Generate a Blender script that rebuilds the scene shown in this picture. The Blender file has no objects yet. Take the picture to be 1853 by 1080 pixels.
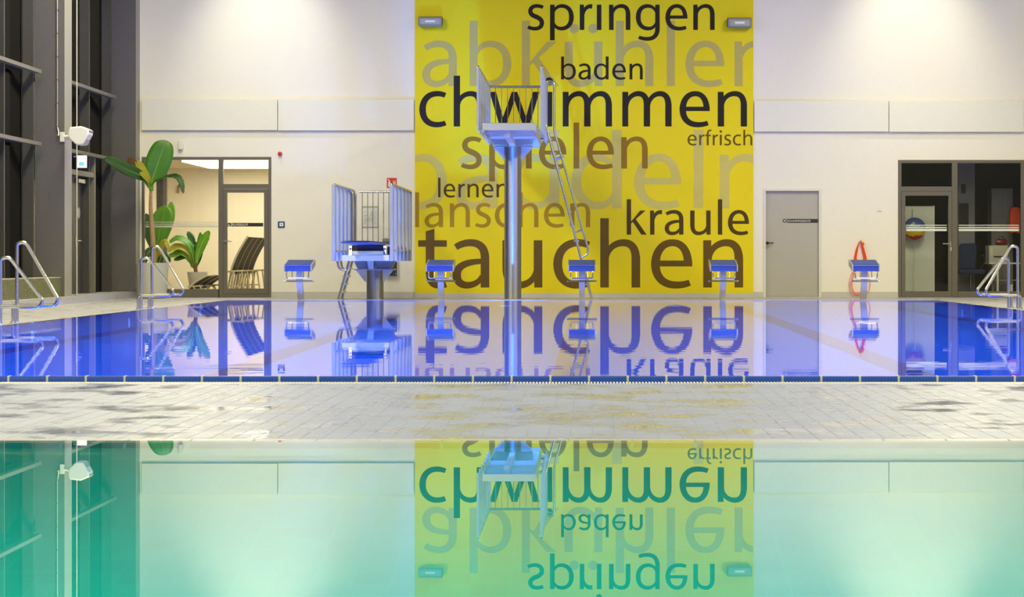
import bpy, bmesh, math, random
from mathutils import Vector, Matrix
from mathutils.geometry import delaunay_2d_cdt

random.seed(7)
scene = bpy.context.scene
COL = scene.collection
PI = math.pi

# ------------------------------------------------------------------ camera, light, exposure
F = 3958.0            # focal length in pixels of the 1853 px wide frame
XV, YV = 1068.0, 470.0  # vanishing point of the hall's long axis
H = 0.712             # eye height over the water
WALL = 42.06          # distance of the back wall
EDGE = 38.62          # far edge of the swimming pool
NEAR = 13.40          # near edge of the swimming pool
SPLIT = 8.62          # edge of the teaching pool in the foreground
PCX = -0.146          # centre line of the pools
PL, PR = PCX - 6.25, PCX + 6.25

cam_data = bpy.data.cameras.new('camera')
cam = bpy.data.objects.new('camera', cam_data)
COL.objects.link(cam)
cam.location = (0, 0, H)
cam.rotation_euler = (PI / 2, 0, 0)
cam_data.sensor_width = 36.0
cam_data.sensor_fit = 'HORIZONTAL'
cam_data.lens = F / 1853.0 * 36.0
cam_data.shift_x = -(XV - 926.5) / 1853.0
cam_data.shift_y = -(540.0 - YV) / 1853.0
cam_data.clip_start = 0.05
cam_data.clip_end = 200
scene.camera = cam

world = bpy.data.worlds.new('night')
scene.world = world
world.use_nodes = True
world.node_tree.nodes['Background'].inputs[0].default_value = (0.010, 0.012, 0.02, 1)
world.node_tree.nodes['Background'].inputs[1].default_value = 1.0

scene.view_settings.view_transform = 'Standard'
scene.view_settings.look = 'None'
scene.view_settings.gamma = 1.0
scene.view_settings.use_curve_mapping = False
scene.view_settings.exposure = 0.0
scene.cycles.use_denoising = True
scene.cycles.max_bounces = 10
scene.cycles.diffuse_bounces = 4
scene.cycles.glossy_bounces = 5
scene.cycles.transmission_bounces = 6
scene.cycles.transparent_max_bounces = 10
scene.cycles.sample_clamp_indirect = 6.0
scene.cycles.blur_glossy = 0.5


def light(name, kind, loc, power, color, target=None, size=(1, 1), spot=None, blend=1.0, radius=0.1, shape='RECTANGLE'):
    d = bpy.data.lights.new(name, kind)
    d.energy = power
    d.color = color
    if kind == 'AREA':
        d.shape = shape
        d.size = size[0]
        d.size_y = size[1]
    elif kind == 'SPOT':
        d.spot_size = math.radians(spot)
        d.spot_blend = blend
        d.shadow_soft_size = radius
    else:
        d.shadow_soft_size = radius
    o = bpy.data.objects.new(name, d)
    COL.objects.link(o)
    o.location = loc
    if target is not None:
        o.rotation_euler = (Vector(target) - Vector(loc)).to_track_quat('-Z', 'Y').to_euler()
    return o


WARM = (1.0, 0.90, 0.525)
HALL_POWER = 770
for ly in (4.0, 14.0, 24.0, 34.0):           # luminaires under the hall ceiling
    for lx in (-6.2, 6.2):
        light('ceiling_light', 'AREA', (lx + PCX, ly, 7.7), HALL_POWER * (1.35 if ly < 10 else 1.0), WARM, (lx + PCX, ly, 0), (1.0, 6.0))
for sx in (-6.25, 6.15):                      # two wall washers over the back wall
    light('wall_washer', 'SPOT', (sx, WALL - 2.3, 7.5), 360, (1.0, 0.93, 0.66), (sx, WALL, 4.75), spot=62, blend=1.0, radius=0.12)
UNDER_POWER = 375
UNDER_BLUE = (0.04, 0.20, 1.0)


def wx(x, d=WALL):
    return (x - XV) * d / F


def wz(y, d=WALL):
    return H - (y - YV) * d / F


# ------------------------------------------------------------------ materials
MATS = {}


def srgb(r, g, b):
    def f(c):
        c /= 255.0
        return c / 12.92 if c <= 0.04045 else ((c + 0.055) / 1.055) ** 2.4
    return (f(r), f(g), f(b))


def mat(name, color, rough=0.5, metal=0.0, spec=0.5, var=0.06, vscale=6.0, bump=0.0, bscale=40.0, emit=None, emit_s=0.0, stretch=(1, 1, 1)):
    if name in MATS:
        return MATS[name]
    m = bpy.data.materials.new(name)
    m.use_nodes = True
    nt = m.node_tree
    n, l = nt.nodes, nt.links
    p = n['Principled BSDF']
    p.inputs['Roughness'].default_value = rough
    p.inputs['Metallic'].default_value = metal
    p.inputs['Specular IOR Level'].default_value = spec
    tc = n.new('ShaderNodeTexCoord')
    mp = n.new('ShaderNodeMapping')
    mp.inputs['Scale'].default_value = stretch
    l.new(tc.outputs['Object'], mp.inputs['Vector'])
    ns = n.new('ShaderNodeTexNoise')
    ns.inputs['Scale'].default_value = vscale
    ns.inputs['Detail'].default_value = 4
    l.new(mp.outputs[0], ns.inputs['Vector'])
    mx = n.new('ShaderNodeMix')
    mx.data_type = 'RGBA'
    mx.inputs[6].default_value = tuple(max(0, c * (1 - var)) for c in color) + (1,)
    mx.inputs[7].default_value = tuple(min(1, c * (1 + var)) for c in color) + (1,)
    l.new(ns.outputs['Fac'], mx.inputs[0])
    l.new(mx.outputs[2], p.inputs['Base Color'])
    if bump:
        nb = n.new('ShaderNodeTexNoise')
        nb.inputs['Scale'].default_value = bscale
        nb.inputs['Detail'].default_value = 3
        l.new(mp.outputs[0], nb.inputs['Vector'])
        b = n.new('ShaderNodeBump')
        b.inputs['Strength'].default_value = bump
        b.inputs['Distance'].default_value = 0.01
        l.new(nb.outputs['Fac'], b.inputs['Height'])
        l.new(b.outputs[0], p.inputs['Normal'])
    if emit:
        p.inputs['Emission Color'].default_value = emit + (1,)
        p.inputs['Emission Strength'].default_value = emit_s
    MATS[name] = m
    return m


def glass_mat(name, tint=(1, 1, 1), ior=1.45, rough=0.0):
    m = bpy.data.materials.new(name)
    m.use_nodes = True
    nt = m.node_tree
    n, l = nt.nodes, nt.links
    n.clear()
    out = n.new('ShaderNodeOutputMaterial')
    tr = n.new('ShaderNodeBsdfTransparent')
    tr.inputs[0].default_value = tint + (1,)
    gl = n.new('ShaderNodeBsdfGlossy')
    gl.inputs['Roughness'].default_value = rough
    gl.inputs['Color'].default_value = (1, 1, 1, 1)
    fr = n.new('ShaderNodeFresnel')
    fr.inputs['IOR'].default_value = ior
    mx = n.new('ShaderNodeMixShader')
    l.new(fr.outputs[0], mx.inputs[0])
    l.new(tr.outputs[0], mx.inputs[1])
    l.new(gl.outputs[0], mx.inputs[2])
    l.new(mx.outputs[0], out.inputs[0])
    MATS[name] = m
    return m


def water_mat(name, ripple, rscale, ior=1.33, straight=0.12, gain=1.0, offset=0.0):
    """Clear water: Fresnel mirror over a refracted view of the basin; part of the light passes unbent (fine ripples)."""
    m = bpy.data.materials.new(name)
    m.use_nodes = True
    nt = m.node_tree
    n, l = nt.nodes, nt.links
    n.clear()
    out = n.new('ShaderNodeOutputMaterial')
    tc = n.new('ShaderNodeTexCoord')
    ns = n.new('ShaderNodeTexNoise')
    ns.inputs['Scale'].default_value = rscale
    ns.inputs['Detail'].default_value = 2.0
    wmp = n.new('ShaderNodeMapping')
    wmp.inputs['Scale'].default_value = (0.35, 1.0, 1.0)
    l.new(tc.outputs['Object'], wmp.inputs['Vector'])
    l.new(wmp.outputs[0], ns.inputs['Vector'])
    # ripples die away towards the quiet edges: a broad noise decides where the surface moves
    ns2 = n.new('ShaderNodeTexNoise')
    ns2.inputs['Scale'].default_value = 0.35
    l.new(tc.outputs['Object'], ns2.inputs['Vector'])
    mul = n.new('ShaderNodeMath')
    mul.operation = 'MULTIPLY'
    l.new(ns.outputs['Fac'], mul.inputs[0])
    l.new(ns2.outputs['Fac'], mul.inputs[1])
    b = n.new('ShaderNodeBump')
    b.inputs['Strength'].default_value = 1.0
    b.inputs['Distance'].default_value = ripple
    l.new(mul.outputs[0], b.inputs['Height'])
    gl = n.new('ShaderNodeBsdfGlossy')
    gl.inputs['Roughness'].default_value = 0.0
    gl.inputs['Color'].default_value = (1, 1, 1, 1)
    
    l.new(b.outputs[0], gl.inputs['Normal'])
    rf = n.new('ShaderNodeBsdfRefraction')
    rf.inputs['IOR'].default_value = 1.33
    rf.inputs['Roughness'].default_value = 0.0
    tr = n.new('ShaderNodeBsdfTransparent')
    m1 = n.new('ShaderNodeMixShader')
    m1.inputs[0].default_value = straight
    l.new(rf.outputs[0], m1.inputs[1])
    l.new(tr.outputs[0], m1.inputs[2])
    fr = n.new('ShaderNodeFresnel')
    fr.inputs['IOR'].default_value = ior
    bo = n.new('ShaderNodeMath')
    bo.operation = 'MULTIPLY_ADD'
    bo.use_clamp = True
    bo.inputs[1].default_value = gain
    bo.inputs[2].default_value = offset
    l.new(fr.outputs[0], bo.inputs[0])
    m2 = n.new('ShaderNodeMixShader')
    l.new(bo.outputs[0], m2.inputs[0])
    l.new(m1.outputs[0], m2.inputs[1])
    l.new(gl.outputs[0], m2.inputs[2])
    l.new(m2.outputs[0], out.inputs[0])
    return m


def wet_tile_mat(name, color, joint=None, wet_level=0.5, wscale=(1.0, 0.8, 1.0), grid=None, dry_spec=0.12, gap=0.006):
    """Pale ceramic tile with patches of standing water (gloss only, no painted light)."""
    m = bpy.data.materials.new(name)
    m.use_nodes = True
    nt = m.node_tree
    n, l = nt.nodes, nt.links
    p = n['Principled BSDF']
    geo = n.new('ShaderNodeNewGeometry')
    mp = n.new('ShaderNodeMapping')
    mp.inputs['Scale'].default_value = wscale
    l.new(geo.outputs['Position'], mp.inputs['Vector'])
    ns = n.new('ShaderNodeTexNoise')
    ns.inputs['Scale'].default_value = 2.6
    ns.inputs['Detail'].default_value = 3.0
    ns.inputs['Roughness'].default_value = 0.55
    l.new(mp.outputs[0], ns.inputs['Vector'])
    mr = n.new('ShaderNodeMapRange')
    mr.inputs['From Min'].default_value = wet_level - 0.10
    mr.inputs['From Max'].default_value = wet_level + 0.12
    l.new(ns.outputs['Fac'], mr.inputs['Value'])
    ro = n.new('ShaderNodeMapRange')
    ro.inputs['To Min'].default_value = 0.42
    ro.inputs['To Max'].default_value = 0.06
    l.new(mr.outputs[0], ro.inputs['Value'])
    l.new(ro.outputs[0], p.inputs['Roughness'])
    sp = n.new('ShaderNodeMapRange')
    sp.inputs['To Min'].default_value = dry_spec
    sp.inputs['To Max'].default_value = 0.30
    l.new(mr.outputs[0], sp.inputs['Value'])
    l.new(sp.outputs[0], p.inputs['Specular IOR Level'])
    n2 = n.new('ShaderNodeTexNoise')
    n2.inputs['Scale'].default_value = 3.0
    n2.inputs['Detail'].default_value = 5
    l.new(geo.outputs['Position'], n2.inputs['Vector'])
    mx = n.new('ShaderNodeMix')
    mx.data_type = 'RGBA'
    mx.inputs[6].default_value = tuple(c * 0.92 for c in color) + (1,)
    mx.inputs[7].default_value = tuple(min(1, c * 1.06) for c in color) + (1,)
    l.new(n2.outputs['Fac'], mx.inputs[0])
    col = mx.outputs[2]
    if grid:
        br = n.new('ShaderNodeTexBrick')
        br.offset = 0.0
        br.inputs['Scale'].default_value = 1.0
        br.inputs['Mortar Size'].default_value = gap
        br.inputs['Brick Width'].default_value = grid[0]
        br.inputs['Row Height'].default_value = grid[1]
        l.new(geo.outputs['Position'], br.inputs['Vector'])
        m3 = n.new('ShaderNodeMix')
        m3.data_type = 'RGBA'
        l.new(br.outputs['Fac'], m3.inputs[0])
        l.new(col, m3.inputs[6])
        m3.inputs[7].default_value = tuple(joint or (0.5, 0.49, 0.46)) + (1,)
        col = m3.outputs[2]
    l.new(col, p.inputs['Base Color'])
    MATS[name] = m
    return m


def grid_mat(name, color, joint, size, gap, rough=0.4, axis='XY', var=0.25):
    """Small glazed mosaic with joints."""
    m = bpy.data.materials.new(name)
    m.use_nodes = True
    nt = m.node_tree
    n, l = nt.nodes, nt.links
    p = n['Principled BSDF']
    p.inputs['Roughness'].default_value = rough
    p.inputs['Specular IOR Level'].default_value = 0.05
    geo = n.new('ShaderNodeNewGeometry')
    sep = n.new('ShaderNodeSeparateXYZ')
    l.new(geo.outputs['Position'], sep.inputs[0])
    cmb = n.new('ShaderNodeCombineXYZ')
    l.new(sep.outputs[axis[0]], cmb.inputs[0])
    l.new(sep.outputs[axis[1]], cmb.inputs[1])
    br = n.new('ShaderNodeTexBrick')
    br.offset = 0.0
    br.inputs['Scale'].default_value = 1.0
    br.inputs['Mortar Size'].default_value = gap
    br.inputs['Brick Width'].default_value = size
    br.inputs['Row Height'].default_value = size
    br.inputs['Color1'].default_value = tuple(c * (1 - var) for c in color) + (1,)
    br.inputs['Color2'].default_value = tuple(min(1, c * (1 + var)) for c in color) + (1,)
    br.inputs['Mortar'].default_value = tuple(joint) + (1,)
    l.new(cmb.outputs[0], br.inputs['Vector'])
    l.new(br.outputs['Color'], p.inputs['Base Color'])
    MATS[name] = m
    return m


M_WALL = mat('cream_wall_paint', (0.84, 0.82, 0.775), 0.75, spec=0.2, var=0.012, vscale=1.2, bump=0.05, bscale=160)
M_YELLOW = mat('yellow_mural_paint', (0.80, 0.655, 0.006), 0.6, spec=0.25, var=0.02, vscale=2.0, bump=0.04, bscale=160)
M_PANEL = mat('off_white_panel', (0.80, 0.80, 0.765), 0.5, spec=0.3, var=0.01)
M_BASE = mat('grey_tile_skirting', (0.56, 0.55, 0.54), 0.35, var=0.05)
M_ANTH = mat('anthracite_cladding', (0.12, 0.116, 0.126), 0.55, spec=0.35, var=0.10, vscale=25, bump=0.06, bscale=220)
M_ANTH_SIDE = mat('grey_column_edge', (0.31, 0.30, 0.275), 0.45, var=0.04)
M_FIN = mat('dark_aluminium', (0.060, 0.058, 0.058), 0.42, spec=0.4, var=0.06)
M_BAR = mat('bronze_aluminium', (0.17, 0.16, 0.14), 0.4, spec=0.4, var=0.05)
M_FRAME = mat('brown_grey_frame', (0.135, 0.122, 0.105), 0.45, spec=0.4, var=0.05)
M_FRAME_L = mat('grey_door_frame_paint', (0.70, 0.70, 0.70), 0.45, var=0.02)
M_DOOR = mat('grey_door_leaf', (0.43, 0.415, 0.39), 0.5, var=0.03)
M_BLACK = mat('black_plastic', (0.012, 0.012, 0.014), 0.4, var=0.1)
M_SIGN = mat('black_sign_film', (0.022, 0.02, 0.02), 0.4, var=0.05)
M_WHITE = mat('white_plastic', (0.80, 0.80, 0.80), 0.35, var=0.02)
M_WHITE2 = mat('white_print', (0.75, 0.75, 0.72), 0.5, var=0.02)
M_STEEL = mat('brushed_stainless_steel', (0.66, 0.655, 0.65), 0.24, metal=1.0, var=0.06, vscale=30, stretch=(6, 6, 0.6), bump=0.03, bscale=60)
M_STEEL_R = mat('satin_stainless_steel', (0.62, 0.62, 0.64), 0.38, metal=1.0, var=0.06, vscale=30)
M_POST = mat('pool_tinted_post_steel', (0.56, 0.60, 0.70), 0.85, metal=1.0, var=0.05, vscale=30)  # blue tint stands in for the pool's glow; the steel itself is neutral
M_BPOST = mat('grey_block_post', (0.54, 0.53, 0.50), 0.45, metal=0.25, var=0.05)
M_COLUMN = mat('turned_column_steel', (0.38, 0.38, 0.40), 0.46, metal=1.0, var=0.05, vscale=12, stretch=(1, 1, 6))
for _n in [M_COLUMN.node_tree]:
    _p = _n.nodes['Principled BSDF']
    _p.inputs['Anisotropic'].default_value = 0.80
    _p.inputs['Anisotropic Rotation'].default_value = 0.25
    _t = _n.nodes.new('ShaderNodeTangent')
    _t.direction_type = 'RADIAL'
    _t.axis = 'Z'
    _n.links.new(_t.outputs[0], _p.inputs['Tangent'])
M_PLATE = mat('pale_beam_plate', (0.74, 0.73, 0.76), 0.4, metal=0.2, var=0.03)
M_CHROME = mat('polished_rail_steel', (0.66, 0.655, 0.65), 0.24, metal=1.0, var=0.03)
M_DARKSTEEL = mat('dark_steel', (0.25, 0.24, 0.23), 0.4, metal=1.0, var=0.08)
M_BLUE = mat('blue_block_plastic', (0.035, 0.075, 0.42), 0.38, spec=0.4, var=0.08)
M_BLUE_TOP = mat('blue_antislip_tread', (0.045, 0.085, 0.33), 0.65, var=0.15, vscale=60, bump=0.3, bscale=180)
M_CREAM = mat('cream_bar', (0.78, 0.64, 0.30), 0.4, var=0.05)
M_RED = mat('red_plastic', (0.62, 0.02, 0.02), 0.3, var=0.05)
M_ORANGE = mat('orange_rope', (0.85, 0.085, 0.02), 0.55, var=0.15, vscale=60)
M_NAVY = mat('navy_plastic', (0.02, 0.06, 0.24), 0.35, var=0.05)
M_POT = mat('light_grey_planter', (0.50, 0.50, 0.495), 0.5, var=0.04)
M_POT2 = mat('grey_planter', (0.30, 0.29, 0.27), 0.5, var=0.05)
M_SOIL = mat('dark_soil', (0.03, 0.02, 0.012), 0.95, var=0.4, vscale=40, bump=0.5)
M_TRUNK = mat('banana_trunk', (0.36, 0.24, 0.13), 0.8, var=0.35, vscale=14, bump=0.5, bscale=25, stretch=(1, 1, 3))
M_LEAF = mat('banana_leaf_green', (0.055, 0.20, 0.012), 0.38, var=0.22, vscale=4, bump=0.15, bscale=30, stretch=(1, 1, 5))
M_LEAF_D = mat('banana_leaf_dark_green', (0.02, 0.085, 0.014), 0.42, var=0.25, vscale=5)
M_LEAF_Y = mat('banana_leaf_yellowing', (0.36, 0.33, 0.02), 0.45, var=0.35, vscale=5)
M_LEAF_L = mat('banana_leaf_light_green', (0.10, 0.27, 0.012), 0.4, var=0.25, vscale=5)
M_RIB = mat('leaf_midrib', (0.28, 0.42, 0.10), 0.5, var=0.1)
M_BROWN = mat('dry_leaf_brown', (0.10, 0.05, 0.015), 0.8, var=0.3)
M_REST = mat('rest_room_wall', (0.74, 0.67, 0.51), 0.8, spec=0.1, var=0.02, vscale=1)
M_RESTFLOOR = mat('rest_room_floor', (0.55, 0.46, 0.32), 0.5, var=0.08)
M_LOUNGE = mat('black_lounger_fabric', (0.018, 0.014, 0.012), 0.8, var=0.15)
M_WOOD = mat('pale_lounger_frame', (0.50, 0.44, 0.30), 0.45, var=0.08)
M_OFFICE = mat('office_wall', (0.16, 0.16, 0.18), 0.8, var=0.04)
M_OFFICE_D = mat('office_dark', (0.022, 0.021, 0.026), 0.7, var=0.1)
M_BOARD = mat('white_board', (0.72, 0.75, 0.70), 0.5, var=0.06, vscale=2)
M_GREYCAB = mat('grey_cabinet', (0.25, 0.25, 0.25), 0.5, var=0.04)
M_PAPER = mat('paper', (0.70, 0.71, 0.68), 0.7, var=0.02)
M_GREEN = mat('green_print', (0.28, 0.48, 0.27), 0.6, var=0.04)
M_PRINT = mat('grey_blue_print', (0.42, 0.47, 0.50), 0.7, var=0.10, vscale=40)
M_EDGE_BLUE = mat('cobalt_edge_tile', (0.03, 0.10, 0.62), 0.22, var=0.10, vscale=30)
M_JOINT = mat('pale_joint', (0.62, 0.62, 0.55), 0.6, var=0.05)
M_GRATE = mat('white_gutter_grate', (0.72, 0.74, 0.76), 0.4, var=0.03)
M_COPING = mat('lavender_grey_coping', (0.50, 0.50, 0.52), 0.25, var=0.06)
M_CEIL = mat('hall_ceiling', (0.22, 0.20, 0.17), 0.8, var=0.05, vscale=1)
M_LAMP = mat('ceiling_panel_glow', (0.9, 0.9, 0.9), 0.5, emit=(1.0, 0.97, 0.88), emit_s=4.0)
M_EXIT = mat('lit_exit_sign', (0.8, 0.85, 0.95), 0.4, emit=(0.62, 0.80, 1.0), emit_s=1.3)
M_EXIT2 = mat('lit_exit_sign_blue', (0.1, 0.3, 0.9), 0.4, emit=(0.20, 0.45, 1.0), emit_s=1.2)
M_LENS = mat('underwater_lens', (0.2, 0.4, 1.0), 0.3, emit=(0.08, 0.30, 1.0), emit_s=25.0)
M_LENSGLASS = mat('lamp_cover', (0.33, 0.34, 0.36), 0.15, var=0.1, vscale=30)
M_GLASS = glass_mat('window_glass', (0.95, 0.96, 0.95), 1.3)
M_NIGHT = glass_mat('facade_glass', (0.55, 0.57, 0.60), 1.3)
M_FROST = mat('frosted_stripe', (0.75, 0.78, 0.76), 0.6, var=0.02)
M_BASIN = grid_mat('blue_pool_tile', (0.05, 0.34, 0.92), (0.15, 0.48, 0.94), 0.125, 0.004, 0.35, var=0.06)
M_BASIN2 = grid_mat('turquoise_pool_tile', (0.002, 0.48, 0.47), (0.002, 0.51, 0.50), 0.125, 0.004, 0.35, var=0.05)
M_LANE = mat('dark_lane_tile', (0.03, 0.07, 0.36), 0.35, var=0.1)
M_MOSAIC = grid_mat('olive_mosaic', (0.20, 0.21, 0.10), (0.09, 0.09, 0.055), 0.03, 0.004, 0.3, axis='YZ', var=0.35)
M_TILE = wet_tile_mat('wet_pale_tile', (0.325, 0.36, 0.57), wet_level=0.54)
M_TILE_DRY = wet_tile_mat('pale_deck_tile', (0.45, 0.45, 0.53), joint=(0.36, 0.36, 0.42), wet_level=0.62, grid=(0.2, 0.2))
M_GROUT = mat('tile_grout', (0.27, 0.295, 0.42), 0.6, var=0.05)

# ------------------------------------------------------------------ mesh helpers
ORG = {}


def tag(o, label=None, cat=None, group=None, kind=None):
    if label:
        o['label'] = label
    if cat:
        o['category'] = cat
    if group:
        o['group'] = group
    if kind:
        o['kind'] = kind
    return o


def thing(name, loc, label=None, cat=None, group=None, kind=None):
    o = bpy.data.objects.new(name, None)
    o.empty_display_size = 0.1
    COL.objects.link(o)
    o.location = loc
    ORG[o] = Vector(loc)
    return tag(o, label, cat, group, kind)


def fillet(pts, r, seg=6):
    pts = [Vector(p) for p in pts]
    out = [pts[0]]
    for i in range(1, len(pts) - 1):
        a, b, c = pts[i - 1], pts[i], pts[i + 1]
        d1, d2 = (a - b), (c - b)
        rr = min(r, d1.length * 0.49, d2.length * 0.49)
        p1, p2 = b + d1.normalized() * rr, b + d2.normalized() * rr
        for k in range(seg + 1):
            t = k / seg
            out.append((1 - t) ** 2 * p1 + 2 * t * (1 - t) * b + t * t * p2)
    out.append(pts[-1])
    return out


class MB:
    def __init__(self):
        self.v, self.f = [], []

    def add(self, vs, fs):
        o = len(self.v)
        self.v += [Vector(p) for p in vs]
        self.f += [tuple(i + o for i in f) for f in fs]
        return self

    def box(self, x0, x1, y0, y1, z0, z1):
        vs = [(x, y, z) for x in (x0, x1) for y in (y0, y1) for z in (z0, z1)]
        return self.add(vs, [(0, 1, 3, 2), (4, 6, 7, 5), (0, 4, 5, 1), (2, 3, 7, 6), (0, 2, 6, 4), (1, 5, 7, 3)])

    def prism(self, poly, axis, lo, hi):
        """poly: 2-D outline; axis: the extrusion axis; the other two axes keep their XYZ order."""
        n = len(poly)
        def p3(a, b, c):
            return {'X': (c, a, b), 'Y': (a, c, b), 'Z': (a, b, c)}[axis]
        vs = [p3(a, b, lo) for a, b in poly] + [p3(a, b, hi) for a, b in poly]
        fs = [tuple(range(n))[::-1], tuple(range(n, 2 * n))]
        fs += [(i, (i + 1) % n, n + (i + 1) % n, n + i) for i in range(n)]
        return self.add(vs, fs)

    def tube(self, pts, r, n=10, caps=True, closed=False):
        pts = [Vector(p) for p in pts]
        m = len(pts)
        rad = r if isinstance(r, (list, tuple)) else [r] * m
        vs = []
        prev = None
        for i, p in enumerate(pts):
            if closed:
                t = (pts[(i + 1) % m] - pts[i - 1]).normalized()
            else:
                t = (pts[min(i + 1, m - 1)] - pts[max(i - 1, 0)]).normalized()
            if prev is None:
                ref = Vector((0, 0, 1)) if abs(t.z) < 0.9 else Vector((1, 0, 0))
                u = t.cross(ref).normalized()
            else:
                u = (prev - t * prev.dot(t)).normalized()
            prev = u
            w = t.cross(u)
            for k in range(n):
                a = 2 * PI * k / n
                vs.append(p + (u * math.cos(a) + w * math.sin(a)) * rad[i])
        fs = []
        for i in range(m if closed else m - 1):
            j = (i + 1) % m
            for k in range(n):
                k2 = (k + 1) % n
                fs.append((i * n + k, i * n + k2, j * n + k2, j * n + k))
        if caps and not closed:
            fs.append(tuple(range(n))[::-1])
            fs.append(tuple((m - 1) * n + k for k in range(n)))
        return self.add(vs, fs)

    def lathe(self, prof, c, n=24, axis='Z', cap=True):
        vs, fs = [], []
        for r, h in prof:
            for k in range(n):
                a = 2 * PI * k / n
                x, y = r * math.cos(a), r * math.sin(a)
                q = {'Z': (x, y, h), 'Y': (x, h, y), 'X': (h, x, y)}[axis]
                vs.append((c[0] + q[0], c[1] + q[1], c[2] + q[2]))
        for i in range(len(prof) - 1):
            for k in range(n):
                k2 = (k + 1) % n
                fs.append((i * n + k, i * n + k2, (i + 1) * n + k2, (i + 1) * n + k))
        if cap:
            fs.append(tuple(range(n))[::-1])
            fs.append(tuple((len(prof) - 1) * n + k for k in range(n)))
        return self.add(vs, fs)

    def sweep_box(self, pts, wx_, wy):
        """A flat bar of section wx_ (across X) by wy, along pts lying in the YZ plane."""
        pts = [Vector(p) for p in pts]
        vs, fs = [], []
        for i, p in enumerate(pts):
            t = (pts[min(i + 1, len(pts) - 1)] - pts[max(i - 1, 0)]).normalized()
            nrm = Vector((0, t.z, -t.y))
            for sx, sy in ((-1, -1), (1, -1), (1, 1), (-1, 1)):
                vs.append(p + Vector((sx * wx_ / 2, 0, 0)) + nrm * (sy * wy / 2))
        for i in range(len(pts) - 1):
            for k in range(4):
                k2 = (k + 1) % 4
                fs.append((i * 4 + k, i * 4 + k2, (i + 1) * 4 + k2, (i + 1) * 4 + k))
        fs.append((3, 2, 1, 0))
        m = (len(pts) - 1) * 4
        fs.append((m, m + 1, m + 2, m + 3))
        return self.add(vs, fs)

    def build(self, name, material, parent=None, smooth=False, bevel=0.0, label=None, xf=None):
        me = bpy.data.meshes.new(name)
        vs = self.v
        if xf is not None:
            vs = [xf @ p for p in vs]
        if parent is None:
            lo = Vector((min(p[i] for p in vs) for i in range(3)))
            hi = Vector((max(p[i] for p in vs) for i in range(3)))
            org = Vector(((lo.x + hi.x) / 2, (lo.y + hi.y) / 2, lo.z))
        else:
            org = ORG[parent]
        me.from_pydata([p - org for p in vs], [], self.f)
        bm = bmesh.new()
        bm.from_mesh(me)
        bmesh.ops.recalc_face_normals(bm, faces=bm.faces)
        if bevel:
            bmesh.ops.bevel(bm, geom=[e for e in bm.edges if e.is_manifold and e.calc_face_angle(0) > 0.6], offset=bevel, segments=2, affect='EDGES', profile=0.5)
        bm.to_mesh(me)
        bm.free()
        if smooth:
            for p in me.polygons:
                p.use_smooth = True
        me.materials.append(material)
        o = bpy.data.objects.new(name, me)
        COL.objects.link(o)
        if parent is None:
            o.location = org
        else:
            o.parent = parent
        ORG[o] = org
        if label:
            o['label'] = label
        return o


def smooth_by_angle(o, ang=0.7):
    me = o.data
    bm = bmesh.new()
    bm.from_mesh(me)
    for f in bm.faces:
        f.smooth = True
    for e in bm.edges:
        e.smooth = e.calc_face_angle(0) < ang
    bm.to_mesh(me)
    bm.free()
    return o


def tube_part(name, pts, r, m, parent, n=10, label=None):
    return smooth_by_angle(MB().tube(pts, r, n).build(name, m, parent, label=label))


def box_part(name, b, m, parent=None, bevel=0.0, label=None):
    return MB().box(*b).build(name, m, parent, bevel=bevel, label=label)


def copy_tree(o, parent=None, offset=None):
    c = o.copy()
    COL.objects.link(c)
    c.parent = parent
    if offset is not None:
        c.location = o.location + Vector(offset)
    for ch in list(o.children):
        copy_tree(ch, c)
    return c


def text_mesh(body, x0, z0, height, y, name, m, parent, width=None):
    cu = bpy.data.curves.new(name, 'FONT')
    cu.body = body
    cu.size = 1.0
    ob = bpy.data.objects.new(name + '_curve', cu)
    COL.objects.link(ob)
    dg = bpy.context.evaluated_depsgraph_get()
    me = bpy.data.meshes.new_from_object(ob.evaluated_get(dg))
    bpy.data.objects.remove(ob)
    xs = [v.co.x for v in me.vertices]
    ys = [v.co.y for v in me.vertices]
    sy = height / (max(ys) - min(ys))
    sx = (width / (max(xs) - min(xs))) if width else sy
    org = ORG[parent]
    bx, by = min(xs), min(ys)
    for v in me.vertices:
        v.co = Vector((x0 + (v.co.x - bx) * sx, y, z0 + (v.co.y - by) * sy)) - org
    me.materials.clear()
    me.materials.append(m)
    o = bpy.data.objects.new(name, me)
    COL.objects.link(o)
    o.parent = parent
    ORG[o] = org
    return o


# ------------------------------------------------------------------ the hall: walls, ceiling, floors
XL, XR, YB, ZC = -9.24, 11.0, -8.0, 8.0


def wall_with_holes(x0, x1, z0, z1, holes, y0, y1):
    """A wall slab in the XZ plane, split into boxes round rectangular openings."""
    mb = MB()
    xs = sorted({x0, x1} | {h[0] for h in holes} | {h[1] for h in holes})
    for a, b in zip(xs, xs[1:]):
        cuts = sorted((h[2], h[3]) for h in holes if h[0] <= a + 1e-6 and h[1] >= b - 1e-6)
        z = z0
        for lo, hi in cuts:
            if lo > z + 1e-6:
                mb.box(a, b, y0, y1, z, lo)
            z = max(z, hi)
        if z < z1 - 1e-6:
            mb.box(a, b, y0, y1, z, z1)
    return mb


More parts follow.
